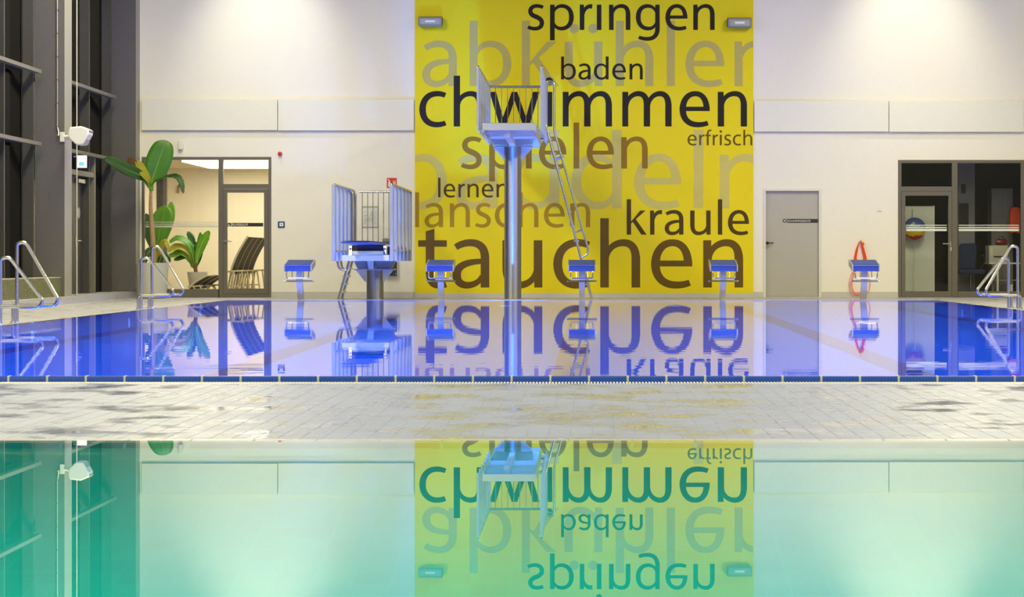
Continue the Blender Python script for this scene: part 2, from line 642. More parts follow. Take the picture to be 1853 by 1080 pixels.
GL = (wx(257), wx(491), 0.0, wz(285))        # opening of the rest room glazing
GR = (wx(1625), wx(1860), 0.0, wz(290))      # opening of the office glazing
DR = (wx(1381), wx(1486), 0.0, wz(342))      # grey door
w = wall_with_holes(XL, XR, -0.1, ZC, [GL, GR, DR], WALL, WALL + 0.20).build('wall_back', M_WALL)
tag(w, kind='structure')
w = MB().box(XR, XR + 0.2, YB, WALL, -0.1, ZC).build('wall_right', mat('grey_side_wall', (0.30, 0.28, 0.25), 0.6))
tag(w, kind='structure')
w = MB().box(XL, XR, YB - 0.2, YB, -0.1, ZC).build('wall_front', mat('dark_end_wall', (0.07, 0.066, 0.062), 0.5))
tag(w, kind='structure')
w = MB().box(XL, XR + 0.2, YB - 0.2, WALL + 0.2, ZC, ZC + 0.2).build('ceiling', M_CEIL)
tag(w, kind='structure')

# decks
DZ = -0.012
fl = MB().box(XL, XR, EDGE, WALL, -0.4, DZ)
o = fl.build('floor_back', M_TILE_DRY)
tag(o, kind='structure')
o = MB().box(XL, PL, YB, EDGE, -0.4, DZ).build('floor_left', M_TILE_DRY)
tag(o, kind='structure')
o = MB().box(PR, XR, YB, EDGE, -0.4, DZ).build('floor_right', M_TILE_DRY)
tag(o, kind='structure')
MZ = -0.024
mid = MB().box(PL, PR, SPLIT + 0.13, NEAR - 0.34, -0.4, MZ - 0.002).build('floor_middle', M_GROUT)
tag(mid, kind='structure')

# middle deck: real tiles, each a little out of level
TP = 0.0928
tile_me = bpy.data.meshes.new('tile')
bm = bmesh.new()
bmesh.ops.create_cube(bm, size=1.0)
for v in bm.verts:
    top = v.co.z > 0
    v.co = Vector((v.co.x * (TP - 0.0022), v.co.y * (TP - 0.001), 0.0 if top else -0.010))
bmesh.ops.bevel(bm, geom=[e for e in bm.edges if all(v.co.z > -0.001 for v in e.verts)], offset=0.0012, segments=1, affect='EDGES')
bm.to_mesh(tile_me)
bm.free()
tile_me.materials.append(M_TILE)
T0 = SPLIT + 0.135
rows = int((NEAR - 0.345 - T0) / TP)
rest = MB()
n_t = 0
tv = [v.co.copy() for v in tile_me.vertices]
tf = [tuple(p.vertices) for p in tile_me.polygons]
rt = random.Random(3)
X_LINE = wx(1071.7, 10.0)
for j in range(rows):
    yc = T0 + (j + 0.5) * TP
    lim_l, lim_r = (-XV - 30) * yc / F, (1853 - XV + 30) * yc / F
    i0, i1 = int((PL + 0.1 - X_LINE) / TP), int((PR - 0.1 - X_LINE) / TP)
    for i in range(i0, i1):
        xc = X_LINE + (i + 0.5) * TP
        tx, ty = rt.gauss(0, 0.0007), rt.gauss(0, 0.0012)
        zz = MZ + rt.uniform(-0.0004, 0.0004)
        if n_t < 290 and lim_l < xc < lim_r:
            t = bpy.data.objects.new('tile', tile_me)
            COL.objects.link(t)
            t.parent = mid
            t.location = Vector((xc, yc, zz)) - ORG[mid]
            t.rotation_euler = (tx, ty, 0)
            n_t += 1
        elif lim_l - 1.0 < xc < lim_r + 1.0:
            R = Matrix.Rotation(tx, 3, 'X') @ Matrix.Rotation(ty, 3, 'Y')
            rest.add([R @ p + Vector((xc, yc, zz)) for p in tv], tf)
o = rest.build('tile_field', M_TILE, mid)
o['kind'] = 'stuff'

# basins
def basin(name, x0, x1, y0, y1, depth, m, top=0.0):
    mb = MB()
    vs = [(x0, y0, top), (x1, y0, top), (x1, y1, top), (x0, y1, top), (x0, y0, -depth), (x1, y0, -depth), (x1, y1, -depth), (x0, y1, -depth)]
    mb.add(vs, [(4, 5, 6, 7), (0, 1, 5, 4), (1, 2, 6, 5), (2, 3, 7, 6), (3, 0, 4, 7)])
    me_o = mb.build(name, m)
    for p in me_o.data.polygons:
        p.flip()
    tag(me_o, kind='structure')
    return me_o


b1 = basin('pool_basin', PL, PR, NEAR, EDGE, 2.0, M_BASIN, -0.01)
for k in range(5):
    xc = PCX + (k - 2) * 2.5
    box_part('lane_line', (xc - 0.125, xc + 0.125, NEAR + 2.0, EDGE - 2.0, -1.998, -1.992), M_LANE, b1)
# invented teaching pool floor, sloped up to the deck so it lights without bands
mb = MB()
ya, yb_, yc_ = YB + 0.6, 2.5, SPLIT
prof2 = [(ya, -0.01), (ya, -1.0), (yb_, -1.0), (yc_, -0.03), (yc_, -0.01)]
vs = [(PL, a, b) for a, b in prof2] + [(PR, a, b) for a, b in prof2]
mb.add(vs, [(i, i + 1, i + 6, i + 5) for i in range(4)] + [(0, 1, 2, 3, 4), (9, 8, 7, 6, 5)])
b2 = mb.build('teaching_pool_basin', M_BASIN2)
tag(b2, kind='structure')
M_WATER1 = water_mat('swimming_pool_water', 0.0011, 2.6, gain=0.72, offset=0.25)
M_WATER2 = water_mat('teaching_pool_water', 0.00006, 1.2, straight=0.8, gain=1.4, offset=-0.09)


def water(name, x0, x1, y0, y1, m, label):
    o = MB().add([(x0, y0, 0), (x1, y0, 0), (x1, y1, 0), (x0, y1, 0)], [(0, 1, 2, 3)]).build(name, m)
    if o.data.polygons[0].normal.z < 0:
        o.data.polygons[0].flip()
    return tag(o, label, 'water', kind='stuff')


water('pool_water', PL, PR, NEAR, EDGE, M_WATER1, 'still blue water of the swimming pool mirroring the back wall')
water('pool_water', PL, PR, YB + 0.6, SPLIT, M_WATER2, 'turquoise green water of the foreground pool mirroring the yellow mural')

# rim of the swimming pool: cobalt edge tiles, pale joints and the white gutter grate below
rim = thing('trim_1', (PCX, NEAR, 0), kind='structure')
EP = 0.2362
j0 = wx(996, NEAR - 0.03)
tile_b = None
for i in range(-18, 18):
    xa = j0 + i * EP
    if tile_b is None:
        mbx = MB().box(xa + 0.007, xa + EP - 0.007, NEAR - 0.055, NEAR, -0.10, 0.001)
        for rr in (0.010, 0.019):
            mbx.tube([(xa + 0.007, NEAR - 0.055, -rr), (xa + EP - 0.007, NEAR - 0.055, -rr)], 0.0022, 6)
        tile_b = mbx.build('edge_tile', M_EDGE_BLUE, rim)
        base_x = xa
        jt = box_part('joint', (xa - 0.0065, xa + 0.0065, NEAR - 0.0555, NEAR, -0.10, 0.0035), M_JOINT, rim)
    else:
        for src in (tile_b, jt):
            c = src.copy()
            COL.objects.link(c)
            c.location = (xa - base_x, 0, 0)
gr = MB()
gx = PL + 0.1
while gx < PR - 0.1:
    if -4.2 < gx < 3.4:
        gr.box(gx, gx + 0.0105, NEAR - 0.325, NEAR - 0.075, -0.055, -0.031)
    gx += 0.0195
gr.box(-4.2, 3.4, NEAR - 0.335, NEAR - 0.31, -0.06, -0.030)
gr.box(-4.2, 3.4, NEAR - 0.20, NEAR - 0.18, -0.06, -0.036)
gro = gr.build('gutter_grate', M_GRATE)
tag(gro, 'white slatted overflow grate along the blue pool edge tiles', 'grate', kind='stuff')
o = MB().box(PL, PR, NEAR - 0.34, NEAR - 0.05, -0.4, -0.10).build('trim_2', M_COPING)
tag(o, kind='structure')
# coping of the teaching pool
cop = thing('trim_3', (PCX, SPLIT, 0), kind='structure')
CPW = 0.25
k0 = wx(1488, SPLIT)
first = None
for i in range(-22, 20):
    xa = k0 + i * CPW
    if xa < PL or xa + CPW > PR:
        continue
    if first is None:
        first = box_part('coping_tile', (xa + 0.003, xa + CPW - 0.003, SPLIT, SPLIT + 0.125, -0.08, -0.004), M_COPING, cop, bevel=0.003)
        fx = xa
    else:
        c = first.copy()
        COL.objects.link(c)
        c.location = (xa - fx, 0, 0)
o = MB().box(PL, PR, SPLIT, SPLIT + 0.13, -0.4, -0.03).build('trim_4', M_GROUT)
tag(o, kind='structure')
# far rim of the swimming pool
o = MB().box(PL, PR, EDGE, EDGE + 0.06, DZ, 0.004).build('trim_5', M_COPING)
tag(o, kind='structure')

# skirting along the back wall
for nm, a, b in (('baseboard_left', wx(491), wx(751)), ('baseboard_mid', wx(751), wx(1363)), ('baseboard_right', wx(1363), wx(1381)), ('baseboard_door', wx(1486), wx(1625))):
    dd = 0.045 if nm == 'baseboard_mid' else 0.012
    o = MB().box(a, b, WALL - dd, WALL, DZ, wz(530 if nm == 'baseboard_mid' else 528)).build(nm, M_BASE)
    tag(o, kind='structure')

# ------------------------------------------------------------------ left facade
CX0, CX1 = -9.15, -8.66
fac = thing('wall_left', (XL, 30, 0), kind='structure')
PLZ = 0.107
o = MB().box(XL, -8.56, YB, EDGE, DZ, PLZ).box(XL, -8.70, EDGE, WALL, DZ, PLZ).build('trim_6', M_TILE_DRY)
tag(o, kind='structure')
cols = [(36.04, 36.54), (41.70, WALL)]
for k in range(1, 4):
    cols.append((36.04 - 5.6 * k, 36.54 - 5.6 * k))
for a, b in cols:
    cc = thing('wall_column', ((CX0 + CX1) / 2, (a + b) / 2, PLZ), kind='structure')
    box_part('shaft', (CX0, CX1 - 0.004, a, b - 0.002, PLZ, ZC), M_ANTH, cc)
    box_part('side_face', (CX1 - 0.004, CX1, a + 0.004, b - 0.002, PLZ, ZC), M_ANTH_SIDE, cc)
FI = -9.05
fins = [41.27, 39.50, 37.60, 35.53, 33.76, 31.98, 29.93, 28.16, 26.38, 24.33]
TZ = (2.60, 3.78, 5.85, 7.0)
for d in fins:
    box_part('fin', (XL + 0.02, FI, d, d + 0.055, PLZ, ZC), M_FIN, fac)
bays = [(36.54, 41.70), (30.94, 36.04), (25.34, 30.44)]
for a, b in bays:
    for z in TZ:
        box_part('transom_bar', (FI + 0.002, FI + 0.10, a + 0.0, b - 0.35, z - 0.03, z + 0.03), M_BAR, fac)
edges = [24.33, 26.38, 28.16, 29.93, 31.98, 33.76, 35.53, 37.60, 39.50, 41.27, WALL]
for a, b in zip(edges, edges[1:]):
    zs = [PLZ] + list(TZ) + [ZC]
    for z0, z1 in zip(zs, zs[1:]):
        if a == 37.60 and z0 == PLZ:
            continue
        box_part('pane', (XL - 0.012, XL, a + 0.03, b + 0.03, z0 + 0.02, z1 - 0.02), M_NIGHT, fac)
box_part('pane', (XL - 0.012, XL, YB, 24.33, PLZ, ZC), M_NIGHT, fac)
# roof overhang and dark ground outside
o = MB().box(-30, XL - 0.03, YB - 4, WALL + 6, -0.3, -0.1).build('outside_ground', mat('night_ground', (0.03, 0.03, 0.03), 0.9))
tag(o, kind='structure')

# facade door with closer, handle and oval plate
d3 = thing('door_3', (XL, 38.6, PLZ), kind='structure')
box_part('leaf', (XL + 0.02, XL + 0.07, 37.70, 39.45, PLZ + 0.01, 2.20), mat('black_door_leaf', (0.045, 0.045, 0.05), 0.4), d3)
box_part('jamb', (XL + 0.07, FI + 0.05, 39.72, 39.80, PLZ, 2.58), M_BAR, d3)
box_part('header', (XL + 0.02, FI + 0.04, 37.70, 39.72, 2.20, 2.29), M_BAR, d3)
box_part('pane', (XL + 0.02, XL + 0.03, 37.70, 39.50, 2.30, 2.57), M_NIGHT, d3)
box_part('door_closer', (XL + 0.08, XL + 0.15, 38.9, 39.55, 2.08, 2.16), M_STEEL, d3, bevel=0.008)
h = tube_part('handle', fillet([(XL + 0.07, 38.95, 1.05), (XL + 0.14, 38.95, 1.05), (XL + 0.14, 39.10, 1.05)], 0.02), 0.012, M_CHROME, d3)
h = box_part('handle_plate', (XL + 0.07, XL + 0.08, 38.92, 38.98, 0.95, 1.12), M_CHROME, d3)
ov = MB()
ov.lathe([(0.10, 0.0), (0.10, 0.006)], (XL + 0.071, 39.2, 1.55), 24, 'X')
ov = ov.build('oval_plate', M_STEEL_R, d3)

# lit exit sign above that door, hung across the bay
t = thing('exit_sign', (wx(148, 38.3), 38.3, wz(303, 38.3)), 'small lit bluish white sign above the dark facade door', 'sign')
xs0, xs1 = wx(140, 38.3), wx(156, 38.3)
box_part('housing', (xs0 - 0.008, xs1 + 0.008, 38.30, 38.34, wz(304, 38.3), wz(281, 38.3)), M_WHITE, t, bevel=0.004)
box_part('face', (xs0, xs1, 38.290, 38.30, wz(303, 38.3), wz(282, 38.3)), M_EXIT, t)
box_part('pictogram', (xs0 + 0.03, xs1 - 0.03, 38.286, 38.29, wz(300, 38.3), wz(293, 38.3)), M_EXIT2, t)
box_part('bracket', (FI + 0.0, xs0 + 0.02, 38.31, 38.33, wz(284, 38.3), wz(282, 38.3)), M_WHITE, t)

# mosaic bench on the plinth
t = thing('mosaic_bench', (-8.93, 33.0, PLZ), 'low bench clad in olive mosaic below the dark facade', 'bench')
box_part('body', (-8.945, -8.72, 30.95, 36.03, PLZ, 0.415), M_MOSAIC, t)
box_part('seat_edge', (-8.945, -8.715, 30.95, 36.03, 0.415, 0.43), mat('pale_stone', (0.50, 0.47, 0.38), 0.25, var=0.15, vscale=12), t, bevel=0.004)

# white floodlight on the first column with its conduit
t = thing('floodlight', (CX1, 36.2, wz(243, 36.1)), 'white box floodlight mounted on the grey facade column', 'lamp')
cxl, czl, dl = wx(144, 35.9), wz(246, 35.9), 35.9
body = MB()
prof = [(-0.16, 0.05), (-0.13, 0.135), (0.05, 0.155), (0.185, 0.10), (0.185, 0.02), (0.09, -0.15), (-0.02, -0.155), (-0.14, -0.05)]
body.prism([(cxl + a, czl + b) for a, b in prof], 'Y', dl - 0.16, dl + 0.16)
body.build('housing', M_WHITE, t, bevel=0.02)
fr = MB().prism([(cxl + a, czl + b) for a, b in ((0.1875, 0.09), (0.20, 0.085), (0.105, -0.145), (0.09, -0.14))], 'Y', dl - 0.14, dl + 0.14)
fr.build('front_glass', M_LENSGLASS, t)
tube_part('arm', [(CX1 - 0.05, 36.06, czl - 0.02), (cxl - 0.1, 35.95, czl)], 0.035, M_WHITE, t)
box_part('bracket', (CX1 - 0.07, CX1 + 0.002, 36.0, 36.04, czl - 0.09, czl + 0.07), M_WHITE, t, bevel=0.006)
cx_ = wx(103, 36.0)
t = thing('conduit', (cx_, 36.03, czl), 'thin grey conduit with clips running down the facade column to the floodlight', 'conduit')
tube_part('pipe', fillet([(cx_, 36.022, ZC), (cx_, 36.022, wz(229, 36)), (cx_ + 0.03, 36.0, wz(240, 36)), (wx(106, 36), 35.98, wz(246, 36)), (CX1 - 0.11, 35.99, wz(244, 36))], 0.1), 0.012, M_STEEL_R, t, 8)
for k in range(7):
    z = wz(229 - 42 * k, 36)
    box_part('clip', (cx_ - 0.025, cx_ + 0.025, 36.008, 36.036, z, z + 0.015), M_DARKSTEEL, t)
xr_ = wx(139, 36.9)
t = thing('standpipe', (xr_, 36.9, PLZ), 'slender pale vertical pipe rising beside the facade column', 'pipe')
tube_part('pipe', [(xr_, 36.9, PLZ), (xr_, 36.9, ZC)], 0.010, mat('pale_pipe', (0.62, 0.60, 0.54), 0.4), t, 8)
MB().lathe([(0.04, 0.0), (0.04, 0.012), (0.02, 0.02)], (xr_, 36.9, PLZ), 16).build('base_flange', M_STEEL_R, t)

# ------------------------------------------------------------------ yellow mural with its words
MX0, MX1 = wx(751), wx(1363)
MY = WALL - 0.035
mural = thing('mural_panel', ((MX0 + MX1) / 2, MY, wz(530)), 'tall yellow wall mural covered with German swimming words', 'mural')
box_part('panel', (MX0, MX1, MY, WALL - 0.001, wz(530), ZC - 0.01), M_YELLOW, mural)


def bez(p0, c1, c2, p1, n=12):
    out = []
    for k in range(1, n + 1):
        t = k / n
        s = 1 - t
        out.append((s ** 3 * p0[0] + 3 * s * s * t * c1[0] + 3 * s * t * t * c2[0] + t ** 3 * p1[0],
                    s ** 3 * p0[1] + 3 * s * s * t * c1[1] + 3 * s * t * t * c2[1] + t ** 3 * p1[1], t))
    return out


def stroke(start, segs):
    """start = (x, y, width); segs: ('L', (x, y, w)) or ('C', c1, c2, (x, y, w)); returns a ribbon of quads."""
    pts = [start]
    for s in segs:
        a = pts[-1]
        if s[0] == 'L':
            pts.append(s[1])
        else:
            e = s[3]
            for x, y, t in bez(a[:2], s[1], s[2], e[:2]):
                pts.append((x, y, a[2] + (e[2] - a[2]) * t))
    L, R = [], []
    for i, (x, y, w_) in enumerate(pts):
        a, b = pts[max(i - 1, 0)], pts[min(i + 1, len(pts) - 1)]
        dx, dy = b[0] - a[0], b[1] - a[1]
        d = math.hypot(dx, dy) or 1
        nx, ny = -dy / d, dx / d
        L.append((x + nx * w_ / 2, y + ny * w_ / 2))
        R.append((x - nx * w_ / 2, y - ny * w_ / 2))
    return [[L[i], L[i + 1], R[i + 1], R[i]] for i in range(len(L) - 1)]


def rect(x0, x1, y0, y1):
    return [[(x0, y0), (x1, y0), (x1, y1), (x0, y1)]]


def dot(x, y, r):
    return [[(x + r * math.cos(2 * PI * k / 20), y + r * math.sin(2 * PI * k / 20)) for k in range(20)]]


def mirror(polys, adv):
    return [[(adv - x, y) for x, y in p] for p in polys]


def arch(x0, x1, top=459):
    """from the stem at x0 over to a right stem centred on x1"""
    mx_ = x0 + (x1 - x0) * 0.60
    return stroke((x0 + 14, 290, 54), [('C', (x0 + 26, 395), (x0 + 100, top), (mx_, top, 72)), ('C', (x1 - 38, top), (x1, top - 65), (x1, 290, 88)), ('L', (x1, 0, 88))])


BOWL = stroke((142, 130, 46), [('C', (160, 70), (215, 25), (285, 25, 70)), ('C', (410, 25), (482, 115), (482, 245, 92)), ('C', (482, 375), (415, 459), (298, 459, 70)), ('C', (225, 459), (165, 415), (142, 350, 46))])
G = {
    'a': (482, stroke((72, 412, 66), [('C', (112, 440), (165, 459), (222, 459, 72)), ('C', (325, 459), (372, 400), (372, 300, 88)), ('L', (372, 0, 88))])
          + stroke((350, 268, 52), [('C', (190, 268), (82, 225), (82, 128, 88)), ('C', (82, 62), (128, 23), (190, 23, 68)), ('C', (262, 23), (322, 62), (342, 118, 50))])),
    'b': (569, rect(73, 161, 0, 710) + BOWL),
    'c': (448, stroke((403, 434, 70), [('C', (372, 449), (335, 459), (290, 459, 74)), ('C', (165, 459), (85, 370), (85, 240, 92)), ('C', (85, 108), (162, 25), (283, 25, 74)), ('C', (330, 25), (372, 34), (407, 50, 66))])),
    'd': (564, mirror(rect(73, 161, 0, 710) + BOWL, 564)),
    'e': (501, rect(100, 461, 216, 276) + stroke((418, 225, 86), [('C', (421, 365), (365, 459), (258, 459, 70)), ('C', (150, 459), (84, 362), (84, 238, 90)), ('C', (84, 105), (165, 25), (297, 25, 72)), ('C', (355, 25), (400, 35), (436, 50, 64))])),
    'f': (292, rect(16, 277, 417, 484) + stroke((137, 0, 88), [('L', (137, 520, 88)), ('C', (137, 625), (185, 686), (258, 686, 70)), ('C', (275, 686), (290, 683), (304, 678, 68))])),
    'g': (559, mirror(BOWL, 559) + stroke((446, 484, 84), [('L', (446, 30, 88)), ('C', (446, -108), (372, -172), (250, -172, 72)), ('C', (190, -172), (130, -160), (88, -138, 66))])),
    'h': (555, rect(73, 161, 0, 710) + arch(117, 438)),
    'i': (234, rect(73, 161, 0, 484) + dot(117, 632, 56)),
    'k': (469, rect(73, 161, 0, 710) + [[(161, 222), (161, 262), (344, 484), (450, 484)], [(192, 262), (246, 322), (474, 0), (366, 0)]]),
    'l': (236, rect(73, 161, 0, 710)),
    'm': (834, rect(73, 155, 0, 484) + arch(117, 417) + arch(420, 718)),
    'n': (555, rect(73, 155, 0, 484) + rect(73, 161, 0, 300) + arch(117, 438)),
    'p': (569, rect(73, 161, -198, 484) + BOWL),
    'r': (327, rect(73, 153, 0, 484) + rect(73, 161, 0, 280) + stroke((130, 270, 56), [('C', (142, 385), (205, 452), (278, 452, 80)), ('L', (312, 449, 84))])),
    's': (396, stroke((335, 430, 66), [('C', (300, 450), (260, 460), (218, 460, 68)), ('C', (140, 460), (92, 420), (92, 362, 84)), ('C', (92, 295), (145, 275), (205, 250, 88)), ('C', (262, 226), (312, 198), (312, 132, 84)), ('C', (312, 62), (255, 24), (180, 24, 70)), ('C', (130, 24), (82, 36), (46, 58, 66))])),
    't': (331, rect(18, 312, 418, 484) + [[(96, 480), (184, 480), (184, 602), (96, 576)]] + stroke((140, 480, 88), [('L', (140, 150, 88)), ('C', (140, 62), (172, 25), (232, 25, 70)), ('C', (262, 25), (285, 28), (304, 34, 66))])),
    'u': (551, mirror([[(x, 484 - y) for x, y in p] for p in rect(73, 155, 0, 484) + rect(73, 161, 0, 300) + arch(117, 438)], 551)),
    'w': (736, [[(18, 484), (110, 484), (244, 0), (162, 0)], [(162, 0), (244, 0), (410, 484), (330, 484)], [(718, 484), (626, 484), (492, 0), (574, 0)], [(574, 0), (492, 0), (326, 484), (406, 484)]]),
}
G['ü'] = (551, G['u'][1] + dot(172, 625, 52) + dot(378, 625, 52))


def word(text, left, right, base, color, layer, lsb=None, rsb=73, skip=0):
    """left/right: pixel of the first drawn letter's left edge and the last one's right edge on the wall."""
    adv = [G[c][0] for c in text]
    def ext(c):
        xs = [p[0] for poly in G[c][1] for p in poly]
        return min(xs), max(xs)
    lb = ext(text[skip])[0] + sum(adv[:skip])
    rb = sum(adv[:-1]) + ext(text[-1])[1]
    s = (wx(right) - wx(left)) / (rb - lb)
    x = wx(left) - lb * s
    z = wz(base)
    y = MY - 0.0012 - 0.0006 * layer
    org = ORG[mural]
    wd = bpy.data.objects.new('word', None)
    wd.empty_display_size = 0.1
    COL.objects.link(wd)
    wd.parent = mural
    for c, a in zip(text, adv):
        v2, e2, f2 = [], [], []
        for poly in G[c][1]:
            i0 = len(v2)
            if sum(p[0] * q[1] - q[0] * p[1] for p, q in zip(poly, poly[1:] + poly[:1])) < 0:
                poly = poly[::-1]
            v2 += [Vector(p) for p in poly]
            f2.append(list(range(i0, i0 + len(poly))))
        ov, oe, of, _, _, src = delaunay_2d_cdt(v2, e2, f2, 0, 1e-3)
        bm_ = bmesh.new()
        vs = [bm_.verts.new((x + p[0] * s, y, z + p[1] * s)) for p in ov]
        for fc, sr in zip(of, src):
            if sr:
                bm_.faces.new([vs[i] for i in fc])
        for co, no in (((MX0 + 0.004, 0, 0), (-1, 0, 0)), ((MX1 - 0.004, 0, 0), (1, 0, 0))):
            bmesh.ops.bisect_plane(bm_, geom=bm_.verts[:] + bm_.edges[:] + bm_.faces[:], plane_co=co, plane_no=no, clear_outer=True)
        bmesh.ops.delete(bm_, geom=[v for v in bm_.verts if not v.link_faces], context='VERTS')
        x += a * s
        if not bm_.faces:
            bm_.free()
            continue
        for f in bm_.faces:
            f.normal_update()
            if f.normal.y > 0:
                f.normal_flip()
        for v in bm_.verts:
            v.co -= org
        me = bpy.data.meshes.new('letter')
        bm_.to_mesh(me)
        bm_.free()
        me.materials.append(color)
        o = bpy.data.objects.new('letter', me)
        COL.objects.link(o)
        o.parent = wd
    return wd


INK = mat('lettering_black', (0.020, 0.015, 0.013), 0.6, spec=0.2)
INK_DB = mat('lettering_dark_brown', (0.075, 0.045, 0.008), 0.6, spec=0.2)
INK_OL = mat('lettering_olive_brown', (0.135, 0.078, 0.010), 0.6, spec=0.2)
INK_BR = mat('lettering_brown', (0.29, 0.16, 0.012), 0.6, spec=0.2)
INK_OC = mat('lettering_ochre', (0.38, 0.23, 0.010), 0.6, spec=0.2)
INK_GR = mat('lettering_grey_beige', (0.50, 0.43, 0.115), 0.6, spec=0.2)
INK_PL = mat('lettering_pale', (0.60, 0.53, 0.13), 0.6, spec=0.2)
for args, lab in (
    (('paddeln', 718, 1384, 377, INK_PL, 0), 'pale oversized word paddeln'),
    (('abkühlen', 764, 1397, 156, INK_GR, 1), 'grey beige word abkühlen'),
    (('lanschen', 750.7, 1068, 411, INK_OC, 2), 'ochre word cut off at the left edge'),
    (('spielen', 834, 1172, 305, INK_BR, 3), 'brown word spielen'),
    (('erfrisch', 1244, 1361, 263, INK_OL, 4), 'small brown word erfrisch'),
    (('lernen', 793, 919, 357, INK_DB, 4), 'small dark word lernen'),
    (('kraule', 1134, 1355, 424.5, INK_DB, 4), 'dark brown word kraule'),
    (('tauchen', 757, 1344.5, 520, INK_OL, 3), 'large olive brown word tauchen'),
    (('chwimmen', 759, 1351.5, 229, INK, 4), 'large black word chwimmen'),
    (('baden', 1015.5, 1163, 144, INK, 4), 'black word baden'),
    (('springen', 954, 1293, 54.5, INK, 4), 'black word springen'),
):
    word(*args)['label'] = lab

# ------------------------------------------------------------------ wall panels and small fittings
def wall_panel(x0, x1, y0, y1, label):
    t = thing('wall_panel', ((wx(x0) + wx(x1)) / 2, WALL, wz(y1)), label, 'wall panel', 'long flat panels on the back wall')
    box_part('panel', (wx(x0) + 0.006, wx(x1) - 0.006, WALL - 0.075, WALL - 0.03, wz(y1), wz(y0)), M_PANEL, t, bevel=0.005)
    box_part('mount', (wx(x0) + 0.10, wx(x1) - 0.10, WALL - 0.03, WALL - 0.001, wz(y1) + 0.06, wz(y0) - 0.06), M_GREYCAB, t)


wall_panel(257, 503.5, 180, 236, 'long off-white wall panel nearest the dark facade')
wall_panel(503.5, 750, 180, 236.5, 'long off-white wall panel touching the left edge of the yellow mural')
wall_panel(1364, 1607.5, 182.5, 238.5, 'long off-white wall panel touching the right edge of the yellow mural')
wall_panel(1607.5, 1852, 183, 239, 'long off-white wall panel above the dark office glazing')


def flood(x0, x1, y0, y1, label):
    t = thing('wall_spotlight', ((wx(x0) + wx(x1)) / 2, MY, wz(y1)), label, 'spotlight', 'wall spotlights on the mural')
    a, b, c, d = wx(x0), wx(x1), wz(y1), wz(y0)
    MB().prism([(MY - 0.20, c + 0.03), (MY - 0.16, c), (MY - 0.05, c + 0.04), (MY - 0.04, d - 0.02), (MY - 0.10, d), (MY - 0.20, d - 0.03)], 'X', a, b).build('housing', M_GREYCAB, t, bevel=0.006)
    box_part('front_glass', (a + 0.04, b - 0.04, MY - 0.207, MY - 0.199, c + 0.045, d - 0.06), M_LENSGLASS, t)
    box_part('lamp_tube', (a + 0.13, b - 0.13, MY - 0.213, MY - 0.207, c + 0.08, d - 0.09), M_WHITE, t, bevel=0.002)
    box_part('bracket', ((a + b) / 2 - 0.05, (a + b) / 2 + 0.05, MY - 0.05, MY, (c + d) / 2 - 0.05, (c + d) / 2 + 0.05), M_DARKSTEEL, t)
    for xx in (a - 0.008, b):
        box_part('side_cap', (xx, xx + 0.008, MY - 0.17, MY - 0.06, c + 0.03, d - 0.02), M_BLACK, t)


flood(759, 801, 31, 50, 'grey floodlight at the upper left corner of the yellow mural')
flood(1316, 1358, 33, 53, 'grey floodlight at the upper right corner of the yellow mural')

t = thing('alarm_beacon', (wx(507), WALL, wz(278)), 'round red alarm beacon on the wall right of the rest room glazing', 'alarm')
MB().lathe([(0.035, 0), (0.035, -0.015)], (wx(507), WALL, wz(278.5)), 20, 'Y').build('base', M_WHITE, t)
smooth_by_angle(MB().lathe([(0.043, -0.015), (0.043, -0.04), (0.036, -0.07), (0.02, -0.088), (0.004, -0.092)], (wx(507), WALL, wz(278.5)), 20, 'Y').build('dome', M_RED, t), 1.0)

t = thing('wall_speaker', (wx(327), WALL, wz(272)), 'small white wall loudspeaker above the rest room glazing', 'speaker')
MB().prism([(wx(324), wz(271)), (wx(332), wz(271)), (wx(333), wz(262)), (wx(332), wz(254)), (wx(324), wz(254))], 'Y', WALL - 0.10, WALL - 0.02).build('body', M_WHITE, t, bevel=0.012)
box_part('bracket', (wx(326), wx(330), WALL - 0.02, WALL, wz(268), wz(258)), M_WHITE, t)

t = thing('call_switch', (wx(509), WALL, wz(412)), 'square blue framed switch with white centre beside the rest room door', 'switch')
box_part('frame', (wx(503), wx(515.5), WALL - 0.02, WALL, wz(412), wz(400.5)), M_NAVY, t, bevel=0.006)
box_part('rocker', (wx(506), wx(513), WALL - 0.026, WALL - 0.018, wz(409.5), wz(403)), M_WHITE, t, bevel=0.004)
box_part('keyhole', (wx(508.6), wx(510.4), WALL - 0.028, WALL - 0.025, wz(407), wz(405.5)), M_BLACK, t)

t = thing('light_switch', (wx(1591), WALL, wz(383)), 'small white light switch between grey door and dark office', 'switch')
box_part('frame', (wx(1586.8), wx(1595.2), WALL - 0.014, WALL, wz(382.5), wz(373.8)), M_WHITE, t, bevel=0.004)
box_part('rocker', (wx(1588.4), wx(1593.6), WALL - 0.019, WALL - 0.012, wz(381), wz(375.3)), M_PANEL, t, bevel=0.002)

